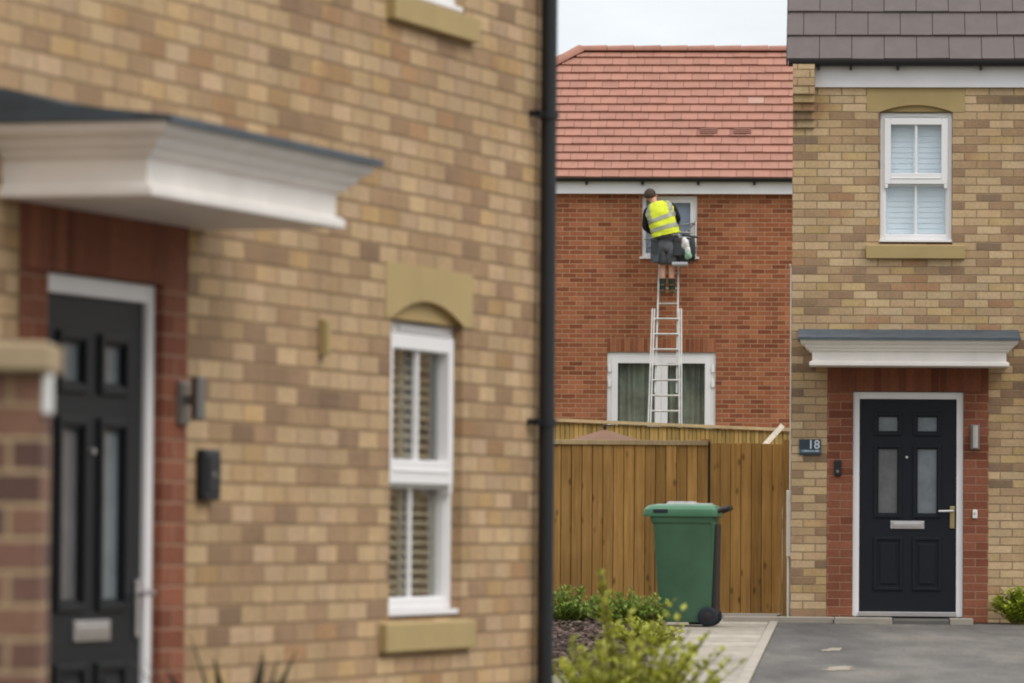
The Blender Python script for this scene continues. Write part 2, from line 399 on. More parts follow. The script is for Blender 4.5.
def sash_window(H, x0, x1, z0, z1, y, blind, slat, slatgap=.055, lowerbar='full'):
    W, h = x1-x0, z1-z0
    f = MB(); frame_box(f, x0, x1, z0+.022, z1, .045, y, y+.07)
    win = f.build('window', M['upvc'], H, bevel=.004)
    zm = z0+h*.485
    u = MB(); ux0, ux1 = x0+.04, x1-.04
    frame_box(u, ux0, ux1, zm-.045, z1-.05, .058, y-.02, y+.04, wb=.10, wt=.062)
    u.box((x0+x1)/2-.011, (x0+x1)/2+.011, y-.005, y+.02, zm+.05, z1-.11)
    for xx in (ux0, ux1-.035): u.prism([(xx, zm-.045), (xx+.035, zm-.045), (xx+.03, zm-.085), (xx+.005, zm-.085)], y-.018, y+.03)
    u.box(ux0+.06, ux1-.06, y-.026, y-.018, zm+.004, zm+.014)
    us = u.build('upper_sash', M['upvc'], win, bevel=.004)
    l = MB(); frame_box(l, x0+.043, x1-.043, z0+.024, zm-.047, .014, y+.015, y+.06, wb=.048)
    xc = (x0+x1)/2
    l.box(xc-.011, xc+.011, y+.022, y+.04, z0+.07, zm-.05)
    l.build('lower_sash', M['upvc'], win, bevel=.003)
    g = MB(); g.box(ux0+.05, ux1-.05, y+.022, y+.028, zm+.05, z1-.11); g.build('pane', M['glass'], win)
    g = MB(); g.box(x0+.05, x1-.05, y+.042, y+.048, z0+.06, zm-.05); g.build('pane', M['glass'], win)
    v = MB(); v.box(x0+W*.22, x0+W*.8, y-.012, y+.0, z1-.034, z1-.012); v.build('trickle_vent', M['upvc'], win, bevel=.003)
    s = MB(); s.box(x0-.012, x1+.012, y-.035, y+.05, z0-.002, z0+.02); s.build('window_sill', M['upvc'], win, bevel=.004)
    bl = MB()
    n = int((h-.1)/slatgap)
    for i in range(n):
        zz = z0+.06+i*slatgap
        Mx = Matrix.Translation((0, y+.085, zz)) @ Matrix.Rotation(R(slat), 4, 'X')
        bl.box(x0+.05, x1-.05, -slatgap*.62, slatgap*.62, -.002, .002, 0, Mx)
    for xx in (x0+.03, xc-.025, x1-.08): bl.box(xx, xx+.05, y+.068, y+.098, z0+.03, z1-.05)
    bl.build('window_blind', blind, win)
    return win

def stone_lintel(H, x0, x1, z0, z1, xa, xb, rise):
    arc = []
    for i in range(17):
        q = i/16; arc.append((xa+(xb-xa)*q, z0+rise*(1-(2*q-1)**2)))
    m_ = MB(); m_.prism([(x0, z0)]+arc+[(x1, z0), (x1, z1), (x0, z1)], -.004, .10)
    l = m_.build('stone_lintel', M['stone'], H)
    i_ = MB(); i_.prism([(x, z+.004) for x, z in arc], .03, .06); i_.build('arch_infill', M['stone'], l)
    return l
def stone_sill(H, x0, x1, z0, z1, proj=.055):
    s = MB(); s.prismx([(-proj, z0), (-proj, z1-.012), (.09, z1+.002), (.09, z0)], x0, x1); return s.build('stone_sill', M['stone'], H, bevel=.006)

def entrance(H, c, paint, dim=False):
    """red brick surround, panelled door and moulded canopy centred on x = c"""
    # brick surround
    s = MB(); wall_face(s, c-.74, c+.735, 0., 2.123, [(c-.506, c+.508, -.02, 2.124, False)], -.003)
    for xx in (c-.506, c+.508): s.quad((xx, -.003, 0), (xx, .06, 0), (xx, .06, 2.123), (xx, -.003, 2.123))
    sur = s.build('brick_surround', M['doorred'], H)
    k = MB(); k.box(c-.74, c+.735, -.003, .06, 2.1235, 2.352); k.build('soldier_course', M['soldier'], sur)
    f = MB(); y = .03
    f.box(c-.504, c-.444, y, y+.07, .06, 2.12); f.box(c+.444, c+.506, y, y+.07, .06, 2.12); f.box(c-.444, c+.444, y, y+.07, 2.055, 2.12)
    f.build('door_frame', M['upvc'], H, bevel=.004)
    th = MB(); th.box(c-.444, c+.444, y-.02, y+.07, .062, .105); th.build('door_threshold', M['chrome'], H, bevel=.004)
    # leaf with recessed lights and raised panels
    d = MB(); holes = [(c-.268, c-.098, 1.01, 1.596), (c+.09, c+.262, 1.01, 1.596), (c-.268, c-.098, 1.762, 1.89), (c+.09, c+.262, 1.762, 1.89)]
    wall_face(d, c-.442, c+.442, .108, 2.053, holes, y+.02, .03)
    d.quad((c-.442, y+.05, .108), (c+.442, y+.05, .108), (c+.442, y+.05, 2.053), (c-.442, y+.05, 2.053))
    for h in holes:    # raised mouldings round the lights
        frame_box(d, h[0]-.042, h[1]+.042, h[2]-.042, h[3]+.042, .03, y+.004, y+.0225)
    for a, b_ in ((c-.31, c-.045), (c+.045, c+.31)):
        frame_box(d, a, b_, .30, .79, .028, y+.006, y+.0225)
        d.box(a+.06, b_-.06, y+.01, y+.0225, .36, .73)
    door = d.build('door', paint, H, bevel=.004)
    for i, h in enumerate(holes):
        p = MB(); p.box(h[0]-.004, h[1]+.004, y+.035, y+.045, h[2]-.004, h[3]+.004); p.build('door_pane', M['frostdark'] if i == 0 else M['frost'], door)
    l = MB(); l.box(c-.158, c+.152, y+.006, y+.024, .865, .938); l.box(c-.135, c+.13, y+.0, y+.008, .882, .921); l.build('letter_plate', M['chrome'], door, bevel=.004)
    hd = MB(); hd.box(c+.385, c+.43, y+.005, y+.022, .87, 1.075); hd.build('handle_plate', M['chrome'] if dim else M['brass'], door, bevel=.006)
    hd = MB(); hd.tube([(c+.408, y+.01, 1.03), (c+.408, y-.045, 1.03), (c+.39, y-.055, 1.03), (c+.28, y-.055, 1.028)], .0115, 8); hd.build('handle', M['chrome'], door, True)
    sp = MB(); sp.lathe([(.0, y+.002), (.012, y+.004), (.014, y+.022)], 'y', (c-.01, 0, 1.52), 12); sp.build('spyhole', M['chrome'], door, True)
    # canopy
    hw, p = .878, .515
    prof = [(o, z-.003 if z < 2.48 else 2.467+(z-2.48)*.93) for o, z in [(.024, 2.345), (.026, 2.352), (.026, 2.374), (.012, 2.384), (0, 2.386), (0, 2.468), (.012, 2.474), (.016, 2.488), (.03, 2.492), (.032, 2.505), (.048, 2.513), (.062, 2.530), (.066, 2.545), (.08, 2.549), (.1, 2.565), (.108, 2.58), (.11, 2.598)]]
    cn = MB(); rr = [[(c-hw-o, .0, z), (c-hw-o, -p-o, z), (c+hw+o, -p-o, z), (c+hw+o, .0, z)] for o, z in prof]
    for i in range(len(rr)-1):
        for j in range(3): cn.quad(rr[i][j], rr[i][j+1], rr[i+1][j+1], rr[i+1][j])
    cn.quad(*rr[0]); cn.quad(*rr[-1])
    can = cn.build('canopy', M['canopy'], H)
    ld = MB(); e = .128
    ld.prismx([(-.001, 2.579), (-p-e, 2.579), (-p-e-.003, 2.570), (-p-e-.009, 2.571), (-p-e-.008, 2.594), (-p*.55, 2.635), (-p*.12, 2.69), (-.001, 2.693)], c-hw-e, c+hw+e)
    ld.build('canopy_roof', M['lead'], can)

def tiles(mb, x0, x1, y0, z0, slope, gauge, width, rows, th=.02, xleft=None, xright=None, special=None, gap=.012):
    ca, sa = math.cos(slope), math.sin(slope)
    for r_ in range(rows):
        a = r_*gauge; off = 0 if r_ % 2 == 0 else -width/2
        xl = xleft(a+gauge*.5) if xleft else x0; xr = xright(a+gauge*.5) if xright else x1
        n0 = math.floor((xl-x0)/width)-1; n1 = math.ceil((xr-x0)/width)+1
        for k in range(n0, n1+1):
            a0 = x0+k*width+off+.003; a1 = a0+width-.006
            a0 = max(a0, xl); a1 = min(a1, xr)
            if a1-a0 < .03: continue
            j = random.uniform(-.004, .004); jt = random.uniform(-.0025, .0025); mi = 0
            if special: mi = special(r_, (a0+a1)/2)
            L_ = gauge+.05
            def P(x, s, up): return (x, y0+(a+s)*ca-up*sa, z0+(a+s)*sa+up*ca)
            b0 = th+gap+jt
            vs = [P(a0, j, gap-.008), P(a1, j, gap-.008), P(a1, L_, -.012), P(a0, L_, -.012), P(a0, j, b0), P(a1, j, b0+jt), P(a1, L_, th-.012), P(a0, L_, th-.012)]
            mb.add(vs, [(3,2,1,0),(4,5,6,7),(0,1,5,4),(1,2,6,5),(2,3,7,6),(3,0,4,7)], mi)

def gutter(H, x0, x1, y, z, r=.055):
    g = MB(); pr = [(y+r*math.cos(t_), z+r*math.sin(t_)*.9) for t_ in [math.pi+math.pi*i/10 for i in range(11)]]
    pr = [(y-r, z+.012)]+pr+[(y+r, z+.012)]
    g.prismx(pr, x0, x1); return g.build('gutter', M['gutter'], H)

# ------------------------------------------------------------------ near house on the left
LA = R(71.51)
HL = thing('brick_house', 'near buff brick house on the left with black door and white porch canopy', 'house', (-1.424, 16.9, 0), LA)
X0, X1, D, ZT = -3.2, 4.895, 8.0, 5.2
w = MB()
holesL = [(-.68, .795, -.3, 2.352, False), (2.955, 3.842, .90, 2.112), (2.88, 3.955, 2.112, 2.338, False), (2.955, 3.842, 3.425, 4.62), (2.88, 3.955, 4.62, 4.845, False)]
wall_face(w, X0, X1, -.3, ZT, holesL); shell(w, X0, X1, -.3, ZT, D)
w.build('wall', M['buff_near'], HL)
entrance(HL, .06, M['doorblack'], True)
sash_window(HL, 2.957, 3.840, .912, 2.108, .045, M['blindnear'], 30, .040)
stone_lintel(HL, 2.88, 3.955, 2.112, 2.338, 2.95, 3.845, .085)
stone_sill(HL, 2.84, 3.945, .768, .895, .036)
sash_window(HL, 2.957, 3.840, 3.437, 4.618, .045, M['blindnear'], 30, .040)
stone_lintel(HL, 2.88, 3.955, 4.62, 4.845, 2.95, 3.845, .085)
stone_sill(HL, 2.87, 3.925, 3.312, 3.428, .04)
v = MB(); v.box(2.13, 2.185, -.03, 0, 1.93, 2.07); v.box(2.138, 2.177, -.036, -.03, 1.94, 2.06); v.build('air_vent', M['stone'], HL, bevel=.006)
dp = MB(); dp.tube([(4.81, -.055, -.05), (4.81, -.055, 5.0)], .036, 14); pipe = dp.build('downpipe', M['gutter'], HL, True)
for zz in (1.735, 3.083, 4.43):
    b_ = MB(); b_.box(4.70, 4.81, -.05, -.03, zz-.012, zz+.012); b_.lathe([(.046, zz-.015), (.046, zz+.015)], 'z', (4.81, -.055, 0), 14); b_.box(4.70, 4.72, -.05, .002, zz-.014, zz+.014)
    b_.build('pipe_bracket', M['gutter'], pipe)
rf = MB(); tiles(rf, X0-.2, X1+.1, -.2, ZT+.02, R(40), .34, .3, 14); tiles(rf, X0-.2, X1+.1, 0, 0, R(40), .34, .3, 0)
rf.quad((X0-.2, -.2, ZT), (X1+.1, -.2, ZT), (X1+.1, 3.85, ZT+3.4), (X0-.2, 3.85, ZT+3.4)); rf.quad((X0-.2, D+.2, ZT), (X1+.1, D+.2, ZT), (X1+.1, 3.85, ZT+3.4), (X0-.2, 3.85, ZT+3.4))
rf.add([(X0, 0, ZT), (X0, D, ZT), (X0, 3.85, ZT+3.38)], [(0, 1, 2)]); rf.add([(X1, 0, ZT), (X1, D, ZT), (X1, 3.85, ZT+3.38)], [(0, 1, 2)])
rf.build('roof', M['greytile'], HL)

def on_house(H, x, y, z):
    a = H.rotation_euler.z
    return (H.location.x+x*math.cos(a)-y*math.sin(a), H.location.y+x*math.sin(a)+y*math.cos(a), H.location.z+z)

# wall lamp by the black door
wl = thing('wall_lamp', 'steel cylinder wall lamp on a plate beside the black door', 'lamp', on_house(HL, .735, 0, 1.62), LA, 'cylinder wall lamps beside the front doors')
p = MB(); p.box(-.045, .045, -.02, .0, .01, .165); p.build('back_plate', M['steel'], wl, bevel=.005)
p = MB(); p.box(-.012, .012, -.06, -.018, .08, .115); p.build('bracket', M['steel'], wl)
p = MB(); p.lathe([(.022, .026), (.026, .03), (.026, .178), (.022, .182)], 'z', (0, -.07, 0), 18); p.build('lamp_body', M['steel'], wl, True)
ks = thing('key_safe', 'black box fixed to the buff bricks right of the black door', 'key box', on_house(HL, .965, 0, 1.36), LA)
p = MB(); p.box(-.078, .078, -.04, 0, 0, .186); p.build('case', M['black'], ks, bevel=.012)
p = MB(); p.box(-.058, .058, -.046, -.04, .03, .16); p.build('cover', M['black'], ks, bevel=.006)
p = MB(); p.lathe([(.010, -.049), (.012, -.046)], 'y', (.0, 0, .09), 10); p.build('button', M['steel'], ks)

# ------------------------------------------------------------------ house number 18 on the right
RA = R(-3.9)
HR = thing('brick_house', 'buff brick house on the right with grey tiled roof and dark navy front door', 'house', (2.570, 45.0, .45), RA)
X0, X1, D, ZT = 0., 26., 8.4, 5.15  # carried on out of view: invented row for the near window to reflect
w = MB()
holesR = [(.332, 1.803, -.4, 2.352, False), (.80, 1.465, 3.48, 4.695), (.68, 1.579, 4.695, 4.917, False)]+[(a, a+1.2, .9, 2.1) for a in (13.2, 16.6, 20.)]+[(a, a+1.2, 3.3, 4.5) for a in (13.2, 16.6, 20.)]
wall_face(w, X0, X1, -.4, ZT, holesR); shell(w, X0, X1, -.4, ZT, D)
for i in range(5): w.box(.0005, .2, -.03*(i+1), .0, 4.545+.075*i, 4.62+.075*i-.001)
w.box(.0005, .2, -.155, 0, 4.92, 5.12)
w.build('wall', M['buff'], HR)
entrance(HR, 1.0705, M['doorpaint'])
sash_window(HR, .803, 1.463, 3.50, 4.692, .04, M['blind'], 84, .05)
stone_lintel(HR, .68, 1.579, 4.695, 4.916, .80, 1.465, .064)
stone_sill(HR, .677, 1.584, 3.343, 3.478, .05)
for a in (13.2, 16.6, 20.):  # unseen windows of the added row, there for the near glass to mirror
    for zz in (.9, 3.3): sash_window(HR, a+.003, a+1.197, zz+.01, zz+1.197, .04, M['blind'], 80, .052)
f = MB(); f.box(.202, X1+.2, -.035, .012, 4.92, 5.125); f.build('fascia_board', M['fascia'], HR)
g = gutter(HR, -.04, X1+.2, -.10, 5.15, .052)
for xx in (.235, .53, .96, 1.72, 2.5):
    b_ = MB(); b_.box(xx-.012, xx+.012, -.11, -.034, 5.075, 5.11); b_.build('gutter_bracket', M['gutter'], g)
rf = MB(); SL = R(43); ga = .36
tiles(rf, -.055, X1+.2, -.14, 5.15, SL, ga, .297, 15, .022)
ry = D/2; rz_ = 5.13+(ry+.12)*math.tan(SL)
rf.quad((-.03, -.12, 5.13), (X1+.2, -.12, 5.13), (X1+.2, ry, rz_), (-.03, ry, rz_)); rf.quad((-.03, D+.12, 5.13), (X1+.2, D+.12, 5.13), (X1+.2, ry, rz_), (-.03, ry, rz_))
rf.add([(0, 0, 5.1), (0, D, 5.1), (0, ry, rz_-.1)], [(0, 1, 2)]); rf.add([(X1, 0, 5.1), (X1, D, 5.1), (X1, ry, rz_-.1)], [(0, 1, 2)])
roof = rf.build('roof', M['greytile'], HR)
vg = MB(); ca, sa = math.cos(SL), math.sin(SL)
vg.prismx([(-.14, 5.11), (-.14, 5.17), (-.14+5.4*ca, 5.17+5.4*sa), (-.14+5.4*ca, 5.11+5.4*sa)], -.062, -.045); vg.build('verge_trim', M['gutter'], roof)
mb_ = MB(); mb_.box(-.042, -.001, .25, .7, .60, 1.215); mb_.build('meter_box', M['white'], HR, bevel=.006)
mb_ = MB(); mb_.tube([(-.022, .45, .60), (-.022, .45, .02)], .016, 8); mb_.build('service_pipe', M['white'], HR)
mb_ = MB(); mb_.tube([(-.008, .05, 1.22), (-.008, .05, 3.26), (-.02, .04, 3.29)], .007, 8); mb_.build('white_conduit', M['white'], HR)

# house number sign
sg = thing('house_number_sign', 'dark slate house sign reading 18 on the bricks left of the navy door', 'sign', on_house(HR, .173, 0, 1.535), RA)
p = MB(); p.box(-.1, .1, -.016, 0, 0, .146); p.build('sign_plate', M['signface'], sg, bevel=.003)
p = MB(); p.box(-.099, .099, -.018, -.0165, .022, .052); p.build('sign_band', M['signband'], sg)
cu = bpy.data.curves.new('number', 'FONT'); cu.body = '18'; cu.size = .112; cu.extrude = .002; cu.align_x = 'RIGHT'; cu.offset = .0015
to = bpy.data.objects.new('sign_number', cu); C.objects.link(to); to.parent = sg; to.location = (.092, -.0185, .06); to.rotation_euler = (R(90), 0, 0); cu.materials.append(M['signtext'])
bpy.context.view_layer.update()
me = bpy.data.meshes.new_from_object(to.evaluated_get(bpy.context.evaluated_depsgraph_get())); me.materials.clear(); me.materials.append(M['signtext'])
o2 = bpy.data.objects.new('sign_number', me); bpy.data.objects.remove(to); o2.name = 'sign_number'; C.objects.link(o2); o2.parent = sg; o2.location = (.092, -.0185, .06); o2.rotation_euler = (R(90), 0, 0)
p = MB()
x = -.07
while x < .085:
    ww = random.uniform(.006, .012); p.box(x, x+ww, -.0195, -.0178, .032, random.choice((.041, .045))); x += ww+random.choice((.003, .003, .003, .009))
p.build('sign_lettering', M['signtext'], sg)
db = thing('doorbell', 'small black video doorbell on the red bricks left of the navy door', 'doorbell', on_house(HR, .427, -.003, 1.345), RA)
p = MB(); p.box(-.033, .033, -.025, 0, 0, .148); p.build('case', M['black'], db, bevel=.01)
p = MB(); p.lathe([(.0, -.031), (.014, -.03), (.015, -.025)], 'y', (0, 0, .042), 14); p.build('button', M['steel'], db, True)
p = MB(); p.lathe([(.0, -.029), (.011, -.028), (.012, -.025)], 'y', (0, 0, .11), 14); p.build('lens', M['gutter'], db, True)
wr = thing('wall_lamp', 'small steel cylinder wall lamp on the red bricks right of the navy door', 'lamp', on_house(HR, 1.683, -.003, 1.575), RA, 'cylinder wall lamps beside the front doors')
p = MB(); p.box(-.042, .042, -.02, 0, .02, .25); p.build('back_plate', M['steel'], wr, bevel=.005)
p = MB(); p.box(-.012, .012, -.07, -.018, .10, .14); p.build('bracket', M['steel'], wr)
p = MB(); p.lathe([(.026, .03), (.03, .034), (.03, .236), (.026, .24)], 'z', (0, -.085, 0), 18); p.build('lamp_body', M['chrome'], wr, True)
bp = thing('bell_push', 'small white fitting on the red bricks level with the navy door handle', 'bell push', on_house(HR, 1.684, -.003, .965), RA)
p = MB(); p.box(-.022, .022, -.02, 0, 0, .08); p.build('case', M['white'], bp, bevel=.008)
p = MB(); p.lathe([(.009, -.026), (.01, -.02)], 'y', (0, 0, .045), 12); p.build('button', M['chrome'], bp)

# step slabs, grid mat, base strip
def base_slab(x0, x1, yy0=-.42, yy1=-.004, z=.055):
    s = MB(); s.box(x0, x1, yy0, yy1, -.06, z); o = s.build('pavement', M['slab'], None, bevel=.006); o.location = HR.location; o.rotation_euler = (0, 0, RA); return struct(o)
base_slab(-.6, .40, -.34); base_slab(.405, .93, -.46); base_slab(1.45, 1.66, -.46)
mt = thing('doormat', 'dark grey grid doormat set between pale slabs under the navy door', 'doormat', on_house(HR, .935, -.45, .0), RA)
p = MB(); p.box(0, .51, 0, .44, 0, .03); p.build('tray', plain('grey_tray', lin(92,89,86), .7), mt)
p = MB()
for i in range(17): p.box(.008+i*.03, .02+i*.03, .01, .43, .031, .05)
for i in range(6): p.box(.005, .505, .012+i*.08, .024+i*.08, .0305, .045)
p.build('grating', plain('grey_grid', lin(120,116,110), .7), mt)

# ------------------------------------------------------------------ red brick house far behind
HD = thing('brick_house', 'red brick house with terracotta tiled roof and white patio doors, behind the fences', 'house', (.695, 79.0, 2.0), RA)
X0, X1, D, ZT = -3.3, 9.0, 7.0, 4.74
w = MB()
wall_face(w, X0, X1, -.4, ZT, [(1.39, 2.28, 3.69, 4.70), (.842, 2.594, .02, 2.177), (.842, 2.594, 2.177, 2.42, False)])
shell(w, X0, X1, -.4, ZT, D); w.build('wall', M['redbrick'], HD)
k = MB(); k.box(.842, 2.594, -.002, .09, 2.177, 2.42); k.build('soldier_course', M['soldier2'], HD)
f = MB(); f.box(X0-.15, X1+.15, -.12, -.09, 4.728, 4.925); f.box(X0-.15, X1+.15, -.118, .001, 4.741, 4.76); f.build('fascia_board', M['fascia'], HD)
g = gutter(HD, X0-.2, X1+.2, -.18, 4.965, .055)
for i in range(14):
    b_ = MB(); xx = -3.1+i*.9; b_.box(xx-.02, xx+.02, -.17, -.12, 4.87, 4.93); b_.build('gutter_bracket', M['gutter'], g)
rf = MB(); yr, zr = 3.5, 7.385; y0r, z0r = -.22, 4.96
SD = math.atan2(zr-z0r, yr-y0r); LEN = math.hypot(zr-z0r, yr-y0r); xh0, xh1 = .19-3.72, .19
def spec(r_, x):
    if r_ == 5 and (abs(x-2.43) < .12 or abs(x-2.98) < .12): return 2
    if r_ == 9 and abs(x-3.1) < .14: return 1
    return 0
tiles(rf, X0, X1+.25, y0r, z0r, SD, LEN/16, .27, 16, .022, gap=.026, xleft=lambda a: xh0+(a/LEN)*3.72+.06, special=spec)
rf.quad((xh0, y0r+.03, z0r), (X1+.25, y0r+.03, z0r), (X1+.25, yr, zr), (xh1, yr, zr))
rf.quad((xh0, D+.22, z0r), (X1+.25, D+.22, z0r), (X1+.25, yr, zr), (xh1, yr, zr)); rf.add([(xh0, y0r, z0r), (xh0, D+.22, z0r), (xh1, yr, zr)], [(0, 1, 2)])
rf.add([(X1, 0, z0r), (X1, D, z0r), (X1, yr, zr-.05)], [(0, 1, 2)])
roof = rf.build('roof', [M['redtile'], M['palered'], M['venttile']], HD)
rt = MB()
def ridge_run(p0, p1, n):
    p0, p1 = Vector(p0), Vector(p1)
    for i in range(n):
        a = p0.lerp(p1, i/n); b2 = p0.lerp(p1, (i+.985)/n)
        d_ = (b2-a).normalized(); s_ = d_.cross(Vector((0, 0, 1))).normalized(); u_ = s_.cross(d_)
        rr = []
        for q, e in ((a, .0), (b2, .012)):
            rr.append([q+s_*math.cos(t_)*(.12+e)+u_*(math.sin(t_)*(.085+e)-.02) for t_ in [math.pi*k/8 for k in range(9)]]+[q+s_*-.1-u_*.03, q+s_*.1-u_*.03])
        rt.rings(rr)
ridge_run((xh1, yr, zr+.03), (X1+.25, yr, zr+.03), 20); ridge_run((xh0, y0r, z0r+.05), (xh1, yr, zr+.04), 13)
rt.build('ridge_tiles', M['redtile'], roof, True)
for xx in (2.43, 2.98):
    vt = MB(); a = 5.35*LEN/16
    Mx = Matrix.Translation((xx, y0r+a*math.cos(SD), z0r+a*math.sin(SD))) @ Matrix.Rotation(SD, 4, 'X')
    for q in range(3): vt.box(-.14, .14, -.03+q*.06, -.0+q*.06, .045, .06, 0, Mx)
    vt.box(-.14, .14, -.03, .12, .03, .046, 0, Mx)
    vt.build('roof_vent', M['venttile'], roof)
# upstairs window
x0, x1, z0, z1, y = 1.39, 2.28, 3.69, 4.70, .03
f = MB(); frame_box(f, x0+.002, x1-.002, z0+.03, z1, .06, y, y+.07); f.box(1.80, 1.87, y-.01, y+.06, z0+.09, z1-.06)
win = f.build('window', M['upvc'], HD)
f = MB(); frame_box(f, 1.872, x1-.064, z0+.092, z1-.062, .045, y-.012, y+.05); f.build('opening_light', M['upvc'], win)
f = MB(); f.box(x0+.06, 1.80, y+.03, y+.036, z0+.09, z1-.06); f.build('pane', M['glass'], win)
f = MB(); f.box(1.915, x1-.1, y+.02, y+.026, z0+.13, z1-.1); f.build('pane', M['glass'], win)
f = MB(); f.box(x0-.035, x1+.035, -.045, y+.05, z0-.005, z0+.028); f.build('window_sill', M['upvc'], win)
bl = MB(); bl.box(x0+.05, x1-.05, .16, .17, z0+.05, z1-.05); bl.build('window_blind', plain('slate_blue_blind', lin(176,190,214), .8, .05, 3), win)
# patio doors
x0, x1, z0, z1, y = .842, 2.594, .02, 2.177, .03
f = MB(); frame_box(f, x0+.002, x1-.002, z0+.002, z1-.002, .07, y, y+.08); pdo = f.build('patio_door', M['upvc'], HD) 
for a, b_ in ((x0+.074, 1.716), (1.720, x1-.074)):
    f = MB(); frame_box(f, a, b_, z0+.075, z1-.075, .10, y-.012, y+.06, wb=.16); f.build('door_leaf', M['upvc'], pdo)
    f = MB(); f.box(a+.1, b_-.1, y+.02, y+.03, z0+.235, z1-.175); f.build('pane', M['glass'], pdo)
for xx in (x0+.02, x1-.07):
    for zz in (1.86, 1.62, .9): f = MB(); f.box(xx, xx+.05, y-.03, y+.0, zz, zz+.1); f.build('hinge', M['upvc'], pdo)
cu_ = MB()
for a, b_ in ((x0+.13, 1.66), (1.78, x1-.13)):
    n_ = 60; ring = [(a+(b_-a)*i/n_, .19+.028*math.sin(i*.62+.8*math.sin(i*.27))+.012*math.sin(i*.21)) for i in range(n_+1)]
    for i in range(n_): cu_.quad((ring[i][0], ring[i][1], .1), (ring[i+1][0], ring[i+1][1], .1), (ring[i+1][0], ring[i+1][1], 2.1), (ring[i][0], ring[i][1], 2.1))
cu_.build('curtain', M['curtain'], pdo)

# ------------------------------------------------------------------ fences, gate, parasol, plank
def boards(mb, n, wdt, h, x0=0., lean=0):
    for i in range(n):
        a = x0+i*wdt; t_ = random.uniform(-.006, .006)
        vs = [(a+wdt*.035, -.014, 0), (a+wdt*.965, -.008, 0), (a+wdt, .02, 0), (a, .02, 0)]
        mb.add([(x, y+t_, z) for x, y, z in vs]+[(x, y+t_, h+random.uniform(-.006, .006)) for x, y, z in vs], [(3,2,1,0),(4,5,6,7),(0,1,5,4),(1,2,6,5),(2,3,7,6),(3,0,4,7)])
zb = .49
fa = thing('garden_fence', 'brown closeboard fence panel behind the green bin with a pale rail on top', 'fence', (-3.0, 46.3, zb), 0)
p = MB(); boards(p, 49, .0992, 1.60); p.build('boards', M['fence'], fa)
p = MB(); p.box(0, 4.86, -.035, .045, 1.60, 1.645); p.build('cap_rail', M['rail'], fa, bevel=.004)
for zz in (.25, .8, 1.35): p = MB(); p.box(0, 4.84, .02, .06, zz, zz+.09); p.build('back_rail', M['fence'], fa)
for xx in (.1, 1.9, 3.15, 4.80): p = MB(); p.box(xx, xx+.09, .062, .15, -.2, 1.66); p.build('post', M['fence'], fa)
ga_ = thing('garden_gate', 'taller boarded timber gate between the fence panel and the buff house', 'gate', (1.868, 46.33, zb+.02), 0)
p = MB(); boards(p, 7, .098, 1.60, .012); p.build('boards', M['fence'], ga_)
for zz in (.2, .8, 1.35): p = MB(); p.box(.01, .70, .02, .055, zz, zz+.09); p.build('back_rail', M['fence'], ga_)
p = MB(); p.box(.705, .775, -.03, .06, -.1, 1.64); p.build('post', M['fence'], ga_)
p = MB(); p.box(-.012, .010, -.012, .03, 0, 1.62); p.build('closing_strip', M['handle'], ga_)
ang = math.atan2(5.0, 3.4)
rfz = 1.25
fr_ = thing('garden_fence', 'lighter boarded fence further back, right below the red brick house', 'fence', (-2.82, 60.0, 1.2), ang)
p = MB(); boards(p, 118, .11, 1.52); p.build('boards', M['fencefar'], fr_)
p = MB(); p.box(0, 13, -.06, .06, 1.53, 1.572); p.build('cap_rail', M['rail'], fr_)
for i in range(8): p = MB(); p.box(i*1.8, i*1.8+.1, .03, .13, -.5, 1.50); p.build('post', M['fencefar'], fr_)
pa = thing('garden_parasol', 'dusty terracotta garden parasol peeping over the front fence', 'parasol', (1.05, 55.0, gz(55)), 0)
zt = 2.42-gz(55)
p = MB(); top = (0, 0, zt); n_ = 8
ring = [(1.05*math.cos(2*math.pi*i/n_+.39), 1.05*math.sin(2*math.pi*i/n_+.39), zt-.30) for i in range(n_)]
ring2 = [(x, y, z-.07) for x, y, z in ring]
p.add([top]+ring+ring2, [(0, 1+i, 1+(i+1) % n_) for i in range(n_)]+[(1+i, 1+n_+i, 1+n_+(i+1) % n_, 1+(i+1) % n_) for i in range(n_)])
p.build('canopy', M['parasol'], pa, fix=False)
p = MB(); p.tube([(0, 0, 0), (0, 0, zt-.02)], .022, 10); p.lathe([(.001, zt+.06), (.018, zt+.05), (.02, zt+.0)], 'z', (0, 0, 0), 10); p.build('pole', M['handle'], pa, True)
for i in range(n_):
    p = MB(); p.tube([(0, 0, zt-.035), tuple(Vector(ring[i])+Vector((0, 0, -.012)))], .008, 5); p.build('rib', M['handle'], pa)
p = MB(); p.lathe([(.25, 0), (.25, .05), (.05, .08), (.04, .3)], 'z', (0, 0, 0), 16); p.build('base', M['black'], pa)
pl = MB(); d0, d1 = Vector((3.68, 66.5, 2.735)), Vector((2.35, 65.0, 1.32))
dv = (d0-d1).normalized(); sv = dv.cross(Vector((0, 1, 0))).normalized(); nv = dv.cross(sv)
pl.rings([[q+sv*.035+nv*.012, q-sv*.035+nv*.012, q-sv*.035-nv*.012, q+sv*.035-nv*.012] for q in (d1, d0)])
tag(pl.build('plank', M['paleboard']), 'pale plank leaning diagonally against the rear fence', 'plank')

# brown brick garden wall close on the left
gw = thing('garden_wall', 'brown brick garden wall with pale coping at the far left edge', 'wall', (-3.601, 11.0, -.12), 0)
p = MB(); p.box(0, 2.545, 0, .225, 0, 1.722); p.build('brickwork', M['pier'], gw)
p = MB(); p.box(-.05, 2.567, -.05, .275, 1.724, 1.79); p.build('coping', M['coping'], gw, bevel=.008)
p = MB(); p.box(2.547, 2.563, .0, .1, 1.63, 1.722); p.build('end_clip', M['white'], gw, bevel=.003)

